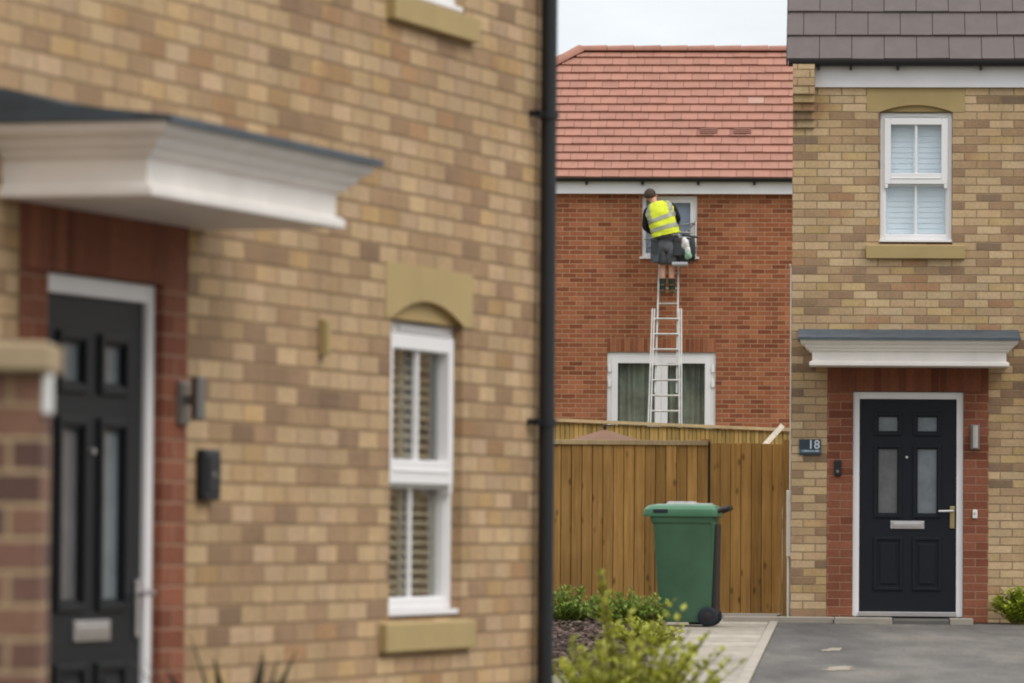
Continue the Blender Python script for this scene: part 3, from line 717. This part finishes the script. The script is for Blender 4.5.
# ------------------------------------------------------------------ wheelie bin
bn = thing('wheelie_bin', 'green wheelie bin with closed lid standing on the pale path by the fence', 'bin', (1.258, 43.45, gz(43.45)+.012), R(-7.5))
def rrect(x0, x1, y0, y1, z, r=.04, n=4):
    out = []
    for cx, cy, a0 in ((x1-r, y1-r, 0), (x0+r, y1-r, 90), (x0+r, y0+r, 180), (x1-r, y0+r, 270)):
        for i in range(n+1):
            a = R(a0+90*i/n); out.append((cx+r*math.cos(a), cy+r*math.sin(a), z))
    return out
# local x: from the front lip (0) to the wheels; y: width
p = MB(); p.rings([rrect(.085, .55, -.19, .19, .035, .04), rrect(.078, .56, -.20, .20, .09, .04), rrect(.025, .578, -.225, .225, .90, .045), rrect(.005, .57, -.235, .235, .915, .045), rrect(.0, .575, -.238, .238, .975, .045), rrect(.02, .555, -.225, .225, .98, .04)])
body = p.build('body', M['green'], bn, True, bevel=.004)
p = MB(); p.prism([(.55, .10), (.576, .90), (.592, .90), (.58, .10)], -.205, .205); p.build('shaded_back_panel', M['handle'], body, bevel=.006)  # dark panel paints in the shade on the green bin's back face
p = MB()
p.rings([rrect(-.06, .60, -.25, .25, .965, .05), rrect(-.065, .605, -.253, .253, .98, .05), rrect(-.055, .60, -.25, .25, 1.03, .05), rrect(-.02, .575, -.225, .225, 1.062, .05), rrect(.06, .51, -.17, .17, 1.078, .05)])
lid = p.build('lid', M['greenlid'], bn, True, bevel=.003)
p = MB(); p.rings([rrect(.12, .42, -.19, .16, 1.066, .05), rrect(.15, .38, -.16, .13, 1.10, .05)]); p.rings([rrect(.30, .545, -.14, .14, 1.05, .03), rrect(.32, .53, -.12, .12, 1.085, .03)]); p.build('lid_panel', M['palegrey'], lid, True, bevel=.006)  # raised panels on the lid top in a paler grey
p = MB(); p.box(.03, .16, -.2555, -.24, .995, 1.03); p.build('lid_grip_shade', M['tyre'], lid, bevel=.003)  # dark block painted in for the shade inside the lid's grab recess
p = MB(); p.tube([(.56, -.2, 1.0), (.65, -.2, 1.035), (.68, -.17, 1.045), (.68, .17, 1.045), (.65, .2, 1.035), (.56, .2, 1.0)], .022, 10); p.build('handle', M['handle'], bn, True)
for s_ in (-1, 1):
    p = MB(); p.lathe([(.045, -.026), (.078, -.026), (.088, -.018), (.088, .018), (.078, .026), (.045, .026)], 'y', (.515, s_*.215, .088), 24); wh = p.build('wheel', M['tyre'], bn, True)
    p = MB(); p.lathe([(.02, -.034), (.042, -.028), (.048, .02)], 'y', (.515, s_*.215, .088), 16); p.build('hub', M['handle'], wh, True)
p = MB(); p.tube([(.515, -.23, .088), (.515, .23, .088)], .014, 8); p.build('axle', M['handle'], bn)
p = MB(); p.box(.34, .55, -.17, .17, .015, .10); p.build('axle_housing', M['handle'], bn, bevel=.01)

# ------------------------------------------------------------------ ladder (frame of the red house)
ld = thing('ladder', 'two part aluminium extension ladder leaning on the red brick house', 'ladder', HD.location, RA)
def ly(z): return -1.06+.245*z
lo = MB()
for s_ in (-1, 1):
    a0, a1 = Vector((1.812+s_*.265, ly(0)-.03, 0)), Vector((1.815+s_*.215, ly(2.86)-.03, 2.86))
    for o_ in (-.018, .018):
        lo.box(-.011, .011, -.022, .022, 0, 1, 0, Matrix.Translation(a0+Vector((o_, 0, 0))) @ (Vector((0, 0, 1)).rotation_difference((a1-a0).normalized()).to_matrix().to_4x4()) @ Matrix.Scale((a1-a0).length, 4, (0, 0, 1)))
lo.build('lower_stile', M['alu'], ld)
def hwid(z): return .265-.05*z/2.86
for i in range(11):
    z = .22+i*.248
    r_ = MB(); r_.tube([(1.813-hwid(z), ly(z)-.03, z), (1.813+hwid(z), ly(z)-.03, z)], .017, 8); r_.build('rung', M['alu'], ld)
up = MB()
def uw(z): return .172-.02*(z-1.6)/2.4
for s_ in (-1, 1):
    a0, a1 = Vector((1.818+s_*uw(1.5), ly(1.5)+.035, 1.5)), Vector((1.838+s_*uw(4.1), ly(4.1)+.035, 4.1))
    up.box(-.014, .014, -.02, .02, 0, 1, 0, Matrix.Translation(a0) @ (Vector((0, 0, 1)).rotation_difference((a1-a0).normalized()).to_matrix().to_4x4()) @ Matrix.Scale((a1-a0).length, 4, (0, 0, 1)))
up.build('upper_stile', M['alu'], ld)
for i in range(10):
    z = .22+.248*(i+6); xc = 1.818+.02*(z-1.5)/2.6
    r_ = MB(); r_.tube([(xc-uw(z), ly(z)+.035, z), (xc+uw(z), ly(z)+.035, z)], .015, 8); r_.build('rung', M['alu'], ld)
# stand-off stay against the wall
so = MB()
so.tube([(1.50, -.42, 3.84), (2.30, -.30, 3.86)], .016, 8); so.tube([(2.0, -.16, 4.0), (2.26, -.05, 4.28), (2.26, .0, 4.28)], .014, 8); so.tube([(1.66, -.16, 4.0), (1.44, -.05, 4.0)], .014, 8); so.tube([(2.26, -.06, 4.28), (2.26, -.3, 3.70)], .014, 8)
so.tube([(1.9, -.14, 4.2), (2.24, -.1, 4.26)], .012, 8)
so.tube([(1.98, -.20, 4.10), (2.22, -.14, 4.10)], .012, 8); so.tube([(1.98, -.22, 4.02), (2.24, -.16, 4.02)], .010, 8)
so.build('stand_off', M['steel'], ld, True)

# ------------------------------------------------------------------ person on the ladder (frame of the red house)
SKIN = plain('skin', lin(196,146,122), .55, .06, 12, .35)
SHIRT = plain('charcoal_jumper', lin(42,44,50), .9, .1, 14, .2)
VEST = plain('hi_vis_yellow', lin(206,214,58), .8, .14, 9, .25, bump=.4, bscale=16)
BAND = plain('reflective_grey', lin(146,147,132), .4, .06, 20, .5)
SHORTS = plain('grey_work_shorts', lin(92,93,98), .9, .35, 9, .2, bump=.5, bscale=18)
SOCK = plain('dark_green_sock', lin(46,56,46), .9, .1, 20, .2)
BOOT = plain('tan_work_boot', lin(120,112,92), .7, .2, 20, .3)
HAIR = plain('brown_hair', lin(70,56,48), .8, .2, 30, .3)
pe = thing('person', 'person in a yellow hi-vis vest and grey shorts working from the ladder at the window', 'person', HD.location, RA)
def skin_mesh(name, pts, edges, mat, parent, sub=2, root=0):
    me = bpy.data.meshes.new(name); me.from_pydata([p_[0] for p_ in pts], edges, [])
    o = bpy.data.objects.new(name, me); C.objects.link(o)
    o.modifiers.new('Skin', 'SKIN').use_smooth_shade = True
    for i, sv_ in enumerate(me.skin_vertices[0].data):
        r_ = pts[i][1]; sv_.radius = r_ if isinstance(r_, tuple) else (r_, r_); sv_.use_root = (i == root)
    ss = o.modifiers.new('Sub', 'SUBSURF'); ss.levels = sub; ss.render_levels = sub
    bpy.context.view_layer.update()
    me2 = bpy.data.meshes.new_from_object(o.evaluated_get(bpy.context.evaluated_depsgraph_get()))
    o.modifiers.clear(); o.data = me2; me2.materials.clear(); me2.materials.append(mat); o.parent = parent
    for p_ in me2.polygons: p_.use_smooth = True
    return o
J = dict(hip=(1.798,-.50,3.93), waist=(1.780,-.49,4.06), chest=(1.713,-.43,4.34), neckb=(1.633,-.37,4.53), neck=(1.593,-.33,4.59), head=(1.538,-.27,4.675), crown=(1.523,-.25,4.73),
         shl=(1.488,-.38,4.455), shr=(1.863,-.38,4.55), ell=(1.453,-.27,4.17), wrl=(1.553,-.05,4.10), elr=(1.978,-.22,4.33), wrr=(1.933,-.03,4.18),
         hl=(1.715,-.50,3.88), hr=(1.885,-.50,3.88), kl=(1.750,-.40,3.52), kr=(1.885,-.40,3.52), al=(1.745,-.45,3.19), ar=(1.895,-.45,3.19), tl=(1.730,-.31,3.135), tr=(1.912,-.31,3.135))
names = list(J); idx = {k: i for i, k in enumerate(names)}
rad = dict(hip=(.14,.11), waist=(.13,.1), chest=(.155,.11), neckb=.07, neck=.052, head=(.082,.095), crown=(.06,.07), shl=.062, shr=.062, ell=.042, wrl=.03, elr=.042, wrr=.03,
           hl=.085, hr=.085, kl=.055, kr=.055, al=.038, ar=.038, tl=.035, tr=.035)
E_ = [('hip','waist'),('waist','chest'),('chest','neckb'),('neckb','neck'),('neck','head'),('head','crown'),('chest','shl'),('chest','shr'),('shl','ell'),('ell','wrl'),('shr','elr'),('elr','wrr'),('hip','hl'),('hip','hr'),('hl','kl'),('hr','kr'),('kl','al'),('kr','ar'),('al','tl'),('ar','tr')]
pts = [(J[k], rad[k]) for k in names]; ed = [(idx[a], idx[b_]) for a, b_ in E_]
# calf fullness
for a, b_ in (('kl','al'),('kr','ar')):
    mid = Vector(J[a]).lerp(Vector(J[b_]), .35)+Vector((0, -.02, 0)); pts.append((tuple(mid), .054)); k_ = len(pts)-1
    ed.remove((idx[a], idx[b_])); ed += [(idx[a], k_), (k_, idx[b_])]
# hands: palm, four fingers and a thumb rooted at each wrist
for wr_, s_ in (('wrl', 1), ('wrr', -1)):
    w0 = Vector(J[wr_]); palm = w0+Vector((.02*s_, .06, -.02)); pts.append((tuple(palm), (.034, .018))); pi_ = len(pts)-1; ed.append((idx[wr_], pi_))
    for q, (dx, ln) in enumerate(((-.03, .06), (-.01, .075), (.01, .07), (.03, .055))):
        a = palm+Vector((dx, .02, .01)); b2 = a+Vector((dx*.3, ln*.6, .0)); c2 = b2+Vector((0, ln*.3, -ln*.4))
        n0 = len(pts); pts += [(tuple(a), .009), (tuple(b2), .0085), (tuple(c2), .007)]; ed += [(pi_, n0), (n0, n0+1), (n0+1, n0+2)]
    a = palm+Vector((.035*s_, -.01, .005)); b2 = a+Vector((.02*s_, .035, .0)); n0 = len(pts); pts += [(tuple(a), .011), (tuple(b2), .009)]; ed += [(pi_, n0), (n0, n0+1)]
body = skin_mesh('body', pts, ed, SKIN, pe)
# face and ears joined to the head side away from the camera
fc = MB()
hc = Vector(J['head']); ax = Vector((-.35, .93, 0)).normalized(); sd = Vector((.93, .35, 0))
fc.lathe([(.001, .0), (.012, .01), (.016, .03)], 'z', tuple(hc+ax*.098+Vector((0, 0, -.03))), 8)
for s_ in (-1, 1):
    q = hc+sd*s_*.088
    fc.lathe([(.004, -.03), (.016, -.022), (.02, 0), (.016, .024), (.004, .03)], 'z', tuple(q), 8)
fc.build('face_and_ears', SKIN, pe, True)
hr_ = MB(); rr = []
cc = hc+Vector((-.01, -.008, .02))
for k in range(9):
    t_ = -0.5+k/8*(math.pi/2+.5); zz = .108*math.sin(t_)+.0; r_ = .101*math.cos(t_)+.002
    if k == 0: r_ *= .93
    rr.append([(cc.x+r_*.95*math.cos(a), cc.y+r_*1.12*math.sin(a)-.012, cc.z+zz) for a in [2*math.pi*i/18 for i in range(18)]])
hr_.rings(rr); hr_.build('hair', HAIR, pe, True)
# jumper: arms
skin_mesh('jumper', [(J['chest'], (.165,.12)), ((1.795,-.495,3.99), (.172,.135)), (J['shl'], .075), (tuple(Vector(J['shl']).lerp(Vector(J['ell']), .5)), .062), (J['ell'], .054), (tuple(Vector(J['ell']).lerp(Vector(J['wrl']), .92)), .04),
                     (J['shr'], .075), (tuple(Vector(J['shr']).lerp(Vector(J['elr']), .5)), .062), (J['elr'], .054), (tuple(Vector(J['elr']).lerp(Vector(J['wrr']), .92)), .04), (J['neckb'], .05)],
          [(0,1),(0,2),(2,3),(3,4),(4,5),(0,6),(6,7),(7,8),(8,9),(0,10)], SHIRT, pe)
# vest: rings along the leaning back
VR = [((1.795,-.495,4.035), .235, .17, 13), ((1.778,-.49,4.11), .222, .165, 15), ((1.752,-.47,4.21), .216, .165, 18), ((1.72,-.44,4.32), .222, .16, 20), ((1.692,-.415,4.42), .23, .15, 20), ((1.672,-.395,4.50), .225, .122, 19), ((1.648,-.375,4.555), .155, .098, 17), ((1.63,-.362,4.58), .085, .07, 16)]
def vring(t_, grow=0., n=28):
    t_ = max(0, min(len(VR)-1.0001, t_)); i = int(t_); f_ = t_-i; A, B = VR[i], VR[i+1]
    c_ = Vector(A[0]).lerp(Vector(B[0]), f_); rx = A[1]+(B[1]-A[1])*f_+grow; ry = A[2]+(B[2]-A[2])*f_+grow; a_ = R(A[3]+(B[3]-A[3])*f_)
    ux = Vector((math.cos(a_), 0, math.sin(a_))); out = []
    for k in range(n):
        q = 2*math.pi*k/n; cq, sq = math.cos(q), math.sin(q)
        wr__ = 1+.03*math.sin(q*5+t_*2.3)+.02*math.sin(q*9-t_*4)+.012*math.sin(q*3+t_*7)
        out.append(c_+ux*rx*wr__*math.copysign(abs(cq)**.85, cq)+Vector((0, 1, 0))*ry*wr__*sq)
    return out
v = MB(); v.rings([vring(i*.25) for i in range(29)]); vest = v.build('hi_vis_vest', VEST, pe, True)
for t0, t1 in ((1.15, 1.75), (2.65, 3.2)):
    v = MB(); rr = [vring(t0+(t1-t0)*i/3, .007) for i in range(4)]; v.rings(rr, False); v.build('reflective_band', BAND, vest, True)
for q0 in (16, 24):   # shoulder bands down the back
    v = MB()
    for i in range(8):
        ta, tb = 3.2+i*.36, 3.2+(i+1)*.36; ra, rb = vring(ta, .007), vring(tb, .007)
        for k in (q0, q0+1): v.quad(ra[k], ra[(k+1) % 28], rb[(k+1) % 28], rb[k])
    v.build('reflective_band', BAND, vest, True)
# shorts, belt, socks, boots
skin_mesh('shorts', [((1.795,-.495,4.05), (.165,.14)), ((1.797,-.50,3.88), (.185,.145)), ((1.735,-.49,3.80), .125), ((1.735,-.43,3.56), .112), ((1.880,-.49,3.80), .125), ((1.892,-.43,3.56), .112)], [(0,1),(1,2),(2,3),(1,4),(4,5)], SHORTS, pe)
bt_ = MB(); bt_.rings([[(1.797+.205*math.cos(a), -.497+.175*math.sin(a), z) for a in [2*math.pi*i/24 for i in range(24)]] for z in (3.975, 4.03)], False); bt_.build('belt', plain('black_leather', lin(36,34,34), .6), pe, True)
for s_, px_ in ((-1, 1.625), (1, 1.985)):
    b_ = MB(); b_.box(px_-.065, px_+.06, -.61, -.48, 3.70, 3.97); b_.box(px_-.07, px_+.065, -.615, -.475, 3.92, 3.985); b_.build('tool_pouch', plain('pouch_grey', lin(58,62,64), .85), pe, bevel=.015)
for s_ in ('l', 'r'):
    a, t_ = Vector(J['a'+s_]), Vector(J['t'+s_])
    so_ = MB(); so_.tube([a+Vector((0, .012, .15)), a+Vector((0, .004, .07)), a+Vector((0, 0, -.02))], [.056, .052, .05], 14); so_.build('sock', SOCK, pe, True)
    skin_mesh('boot', [(tuple(a+Vector((0, -.03, -.02))), (.05, .05)), (tuple(a+Vector((0, .06, -.035))), (.048, .045)), (tuple(t_+Vector((0, .02, -.01))), (.05, .035)), (tuple(a+Vector((0, 0, .05))), .053)], [(0,1),(1,2),(0,3)], BOOT, pe)

hg = MB(); hg.rings([rrect(1.57, 1.68, -.60, -.54, 3.60, .02), rrect(1.55, 1.70, -.61, -.53, 3.70, .02), rrect(1.58, 1.70, -.60, -.53, 3.92, .02)]); hg.build('hanging_cloth', plain('dull_blue_grey_rag', lin(72,80,86), .9, .3, 14), pe, True)
# cleaning kit hanging on the ladder's stay
tb = thing('tool_bag', 'dark tool bag stuffed with white, green and red cloths hanging beside the ladder', 'bag', HD.location, RA)
p = MB(); p.rings([rrect(2.0, 2.19, -.50, -.34, 3.60, .04), rrect(1.98, 2.22, -.52, -.32, 3.68, .05), rrect(1.97, 2.23, -.53, -.31, 3.86, .05)]); p.build('bag_body', plain('dark_canvas', lin(66,70,72), .9), tb, True)
def blob(name, c_, r_, mat):
    bm = bmesh.new(); bmesh.ops.create_icosphere(bm, subdivisions=3, radius=1)
    for v_ in bm.verts:
        p_ = v_.co.copy(); q = 1+.10*math.sin(p_.x*4+p_.z*3+c_[0]*9)+.07*math.sin(p_.z*7-p_.x*5+c_[2]*7)
        v_.co = Vector((c_[0]+p_.x*r_[0]*q, c_[1]+p_.y*r_[1]*q, c_[2]+p_.z*r_[2]*q))
    me_ = bpy.data.meshes.new(name); bm.to_mesh(me_); bm.free(); me_.materials.append(mat)
    for p_ in me_.polygons: p_.use_smooth = True
    o_ = bpy.data.objects.new(name, me_); C.objects.link(o_); o_.parent = tb
blob('white_cloth', (2.10, -.53, 3.90), (.08, .07, .10), plain('white_rag', lin(214,214,210), .9))
blob('white_cloth', (2.15, -.55, 3.80), (.05, .04, .07), bpy.data.materials['white_rag'])
blob('green_cloth', (2.16, -.56, 3.71), (.06, .04, .07), plain('pale_green_rag', lin(140,172,150), .9))
blob('red_cloth', (2.03, -.57, 3.93), (.03, .03, .06), plain('red_rag', lin(170,60,56), .8))
blob('dark_cloth', (2.22, -.50, 3.82), (.06, .07, .19), plain('charcoal_rag', lin(54,58,58), .9))
blob('dark_cloth', (2.04, -.54, 3.76), (.06, .06, .10), bpy.data.materials['charcoal_rag'])
p = MB(); p.tube([(1.98, -.42, 3.85), (2.05, -.33, 3.99), (2.2, -.33, 3.99), (2.22, -.42, 3.85)], .011, 6); p.build('bag_handle', M['black'], tb, True)
p = MB(); p.tube([(2.23, -.42, 4.02), (2.25, -.44, 3.62)], .016, 8); p.tube([(2.05, -.40, 4.05), (2.30, -.38, 4.01)], .016, 8); p.build('squeegee', M['black'], tb, True)
p = MB(); p.rings([[(x_*1.0, -.56+.03*math.sin(a), 3.57+.035*math.cos(a)+.0*x_) for a in [2*math.pi*i/10 for i in range(10)]] for x_ in (1.90, 1.96, 2.10, 2.15)]); p.build('roller_sleeve', plain('pale_grey_sleeve', lin(168,166,170), .8), tb, True)

# ------------------------------------------------------------------ plants
def leaf(mb, p, d, ln, wd, fold=.25):
    d = d.normalized(); up_ = Vector((random.uniform(-.6,.6), random.uniform(-.6,.6), 1))
    s_ = d.cross(up_)
    if s_.length < .05: s_ = Vector((1, 0, 0))
    s_.normalize(); n_ = s_.cross(d)
    a = p; m1 = p+d*ln*.45; e = p+d*ln-n_*ln*.12
    mb.add([a, m1+s_*wd+n_*wd*fold, e, m1-s_*wd+n_*wd*fold, m1], [(0, 4, 1), (4, 2, 1), (0, 3, 4), (4, 3, 2)])
def plant(name, label, loc, n_st, rx, ry, hmin, hmax, ln, wd, mat, per=14, lo_=.25, group=None, outward=1., cat='plant', shoots=()):
    o_ = thing(name, label, cat, loc, 0, group); st = MB(); lf = MB()
    tips = []
    for i in range(n_st):
        a = random.uniform(0, 6.283); r_ = math.sqrt(random.random())
        h_ = random.uniform(hmin, hmax)*(1-.35*r_*r_)
        tips.append((rx*r_*math.cos(a), ry*r_*math.sin(a), h_))
    tips += list(shoots)
    for tx, ty, h_ in tips:
        b0 = Vector((tx*.25+random.uniform(-.03, .03), ty*.25+random.uniform(-.03, .03), 0)); tp = Vector((tx, ty, h_))
        md = b0.lerp(tp, .5)+Vector((-tx*.12, -ty*.12, h_*.08))
        st.tube([b0, md, tp], [.006, .004, .002], 4)
        for k in range(per):
            q = lo_+(1-lo_)*(k+random.random())/per
            c_ = (b0*(1-q)*(1-q)+md*2*q*(1-q)+tp*q*q)
            ang_ = k*2.4+random.uniform(-.5, .5)
            d_ = Vector((math.cos(ang_)*outward, math.sin(ang_)*outward, random.uniform(.1, 1.0)+q*.6))
            s_ = random.uniform(.6, 1.15)
            leaf(lf, c_, d_, ln*s_, wd*s_)
    st.build('stem', M['stem'], o_, True); lf.build('foliage', mat, o_, fix=False)
    return o_
shootsL = [(-.13+.010*k+random.uniform(-.006, .006), random.uniform(-.02, .02), .95-.008*k*k) for k in range(6)]
plant('leafy_shrub', 'yellow green shrub with a tall upright shoot, nearest the camera beside the black drainpipe', (.54, 23.0, gz(23)), 155, .52, .38, .42, .76, .058, .016, M['leafyellow'], 17, .35, 'shrubs in the flower bed', cat='shrub',
      shoots=shootsL+[(.36, 0, .62), (.42, .05, .56), (.5, 0, .53), (.46, -.1, .58), (.54, .06, .50), (.40, 0, .66), (.22, 0, .80), (.27, .03, .76)])
plant('leafy_shrub', 'low mid green shrub against the fence close to the black drainpipe', (.50, 43.9, gz(43.9)), 130, .42, .30, .16, .36, .055, .012, M['leafgreen'], 15, .1, 'shrubs in the flower bed', cat='shrub')
plant('leafy_shrub', 'low green shrub just left of the green bin', (1.02, 42.9, gz(42.9)), 150, .42, .30, .14, .36, .055, .014, M['leafgreen'], 15, .1, 'shrubs in the flower bed', cat='shrub')
plant('leafy_shrub', 'small yellow green shrub in the bark in front of the green bin', (1.05, 38.4, gz(38.4)), 70, .34, .26, .10, .27, .055, .015, M['leafyellow'], 13, .15, 'shrubs in the flower bed', cat='shrub')
plant('leafy_shrub', 'bright green shrub at the foot of the buff house right of the navy door', (4.66, 44.6, gz(44.6)), 90, .32, .16, .22, .37, .055, .016, M['leafbright'], 15, .1, 'shrubs in the flower bed', cat='shrub')
sp = thing('spiky_plant', 'dark spiky plant with upright blades below the near ground floor window', 'plant', on_house(HL, .2, -.45, .03))
b_ = MB()
for i in range(34):
    a = random.uniform(0, 6.283); ln = random.uniform(.6, .93); sp_ = random.uniform(.06, .34); wd = random.uniform(.028, .045)
    d_ = Vector((math.cos(a), math.sin(a), 0)); s_ = Vector((-d_.y, d_.x, 0)); prev = None
    for k in range(7):
        q = k/6; c_ = d_*(.02+sp_*q*q*1.0+sp_*.25*q)+Vector((0, 0, ln*q*(1-.18*q*sp_/.4))); wk = wd*(1-q**2.2)+.001
        cur = (c_+s_*wk, c_-s_*wk, c_-d_*wk*.5)
        if prev: b_.add([prev[0], prev[2], prev[1], cur[0], cur[2], cur[1]], [(0, 1, 4, 3), (1, 2, 5, 4)])
        prev = cur
b_.build('blades', M['leafdark'], sp, fix=False)
st = MB(); st.lathe([(.05, 0), (.06, .03), (.03, .08)], 'z', (0, 0, 0), 10); st.build('crown', M['stem'], sp)

# ------------------------------------------------------------------ sky and light (bright overcast)
wd_ = bpy.data.worlds.new('World'); bpy.context.scene.world = wd_; wd_.use_nodes = True
t = NT(wd_); bg = t.n['Background']
SUN_EL, SUN_AZ = R(48), R(125)      # azimuth measured clockwise from +Y
sky = t.new('ShaderNodeTexSky', sky_type='NISHITA'); sky.sun_disc = False; sky.sun_elevation = SUN_EL; sky.sun_rotation = SUN_AZ; sky.dust_density = 3
co = t.coord('Generated'); sx = t.new('ShaderNodeSeparateXYZ'); t.link(co, sx.inputs[0])
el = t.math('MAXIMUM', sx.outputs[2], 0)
az = t.maprange(sx.outputs[1], -.3, .7, .55, 1.0)  # sky dimmed behind the camera to cut low frontal light
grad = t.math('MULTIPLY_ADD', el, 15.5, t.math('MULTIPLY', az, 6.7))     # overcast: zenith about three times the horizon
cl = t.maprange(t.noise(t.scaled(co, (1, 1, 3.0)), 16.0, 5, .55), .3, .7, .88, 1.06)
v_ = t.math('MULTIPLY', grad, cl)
cb = t.new('ShaderNodeCombineColor')
for i, k in enumerate((.965, 1.0, 1.035)): t.link(t.math('MULTIPLY', v_, k), cb.inputs[i])
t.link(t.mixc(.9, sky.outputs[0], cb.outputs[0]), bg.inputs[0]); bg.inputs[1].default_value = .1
s_ = bpy.data.lights.new('Sun', 'SUN'); s_.energy = 1.0; s_.angle = R(25); s_.color = (1, .96, .9)
so_ = bpy.data.objects.new('Sun', s_); C.objects.link(so_)
dirv = Vector((math.sin(SUN_AZ)*math.cos(SUN_EL), math.cos(SUN_AZ)*math.cos(SUN_EL), math.sin(SUN_EL)))
so_.rotation_euler = dirv.to_track_quat('Z', 'Y').to_euler(); so_.location = (10, 20, 30)

# ------------------------------------------------------------------ camera: long lens, slight upward tilt and roll
FPX, HZ, ROLL = 4900., 533., .0075
pt = math.atan((HZ-341.5)/FPX)
Fv = Vector((0, math.cos(pt), math.sin(pt))); U0 = Vector((0, -math.sin(pt), math.cos(pt))); R0 = Vector((1, 0, 0))
Rv = R0*math.cos(ROLL)+U0*math.sin(ROLL); Uv = U0*math.cos(ROLL)-R0*math.sin(ROLL)
cd = bpy.data.cameras.new('Camera'); cd.sensor_width = 36; cd.lens = 36*FPX/1024; cd.clip_end = 3000; cd.clip_start = .1
cd.dof.use_dof = True; cd.dof.focus_distance = 57; cd.dof.aperture_fstop = 4.5; cd.dof.aperture_blades = 9
cam = bpy.data.objects.new('Camera', cd); C.objects.link(cam)
cam.matrix_world = Matrix(((Rv.x, Uv.x, -Fv.x, 0), (Rv.y, Uv.y, -Fv.y, 0), (Rv.z, Uv.z, -Fv.z, 1.25), (0, 0, 0, 1)))
sc = bpy.context.scene; sc.camera = cam
sc.render.engine = 'CYCLES'; sc.cycles.filter_width = 1.9; sc.cycles.use_denoising = True; sc.cycles.max_bounces = 6; sc.cycles.transparent_max_bounces = 8
sc.view_settings.view_transform = 'Standard'; sc.view_settings.look = 'None'; sc.view_settings.exposure = .3; sc.view_settings.gamma = 1
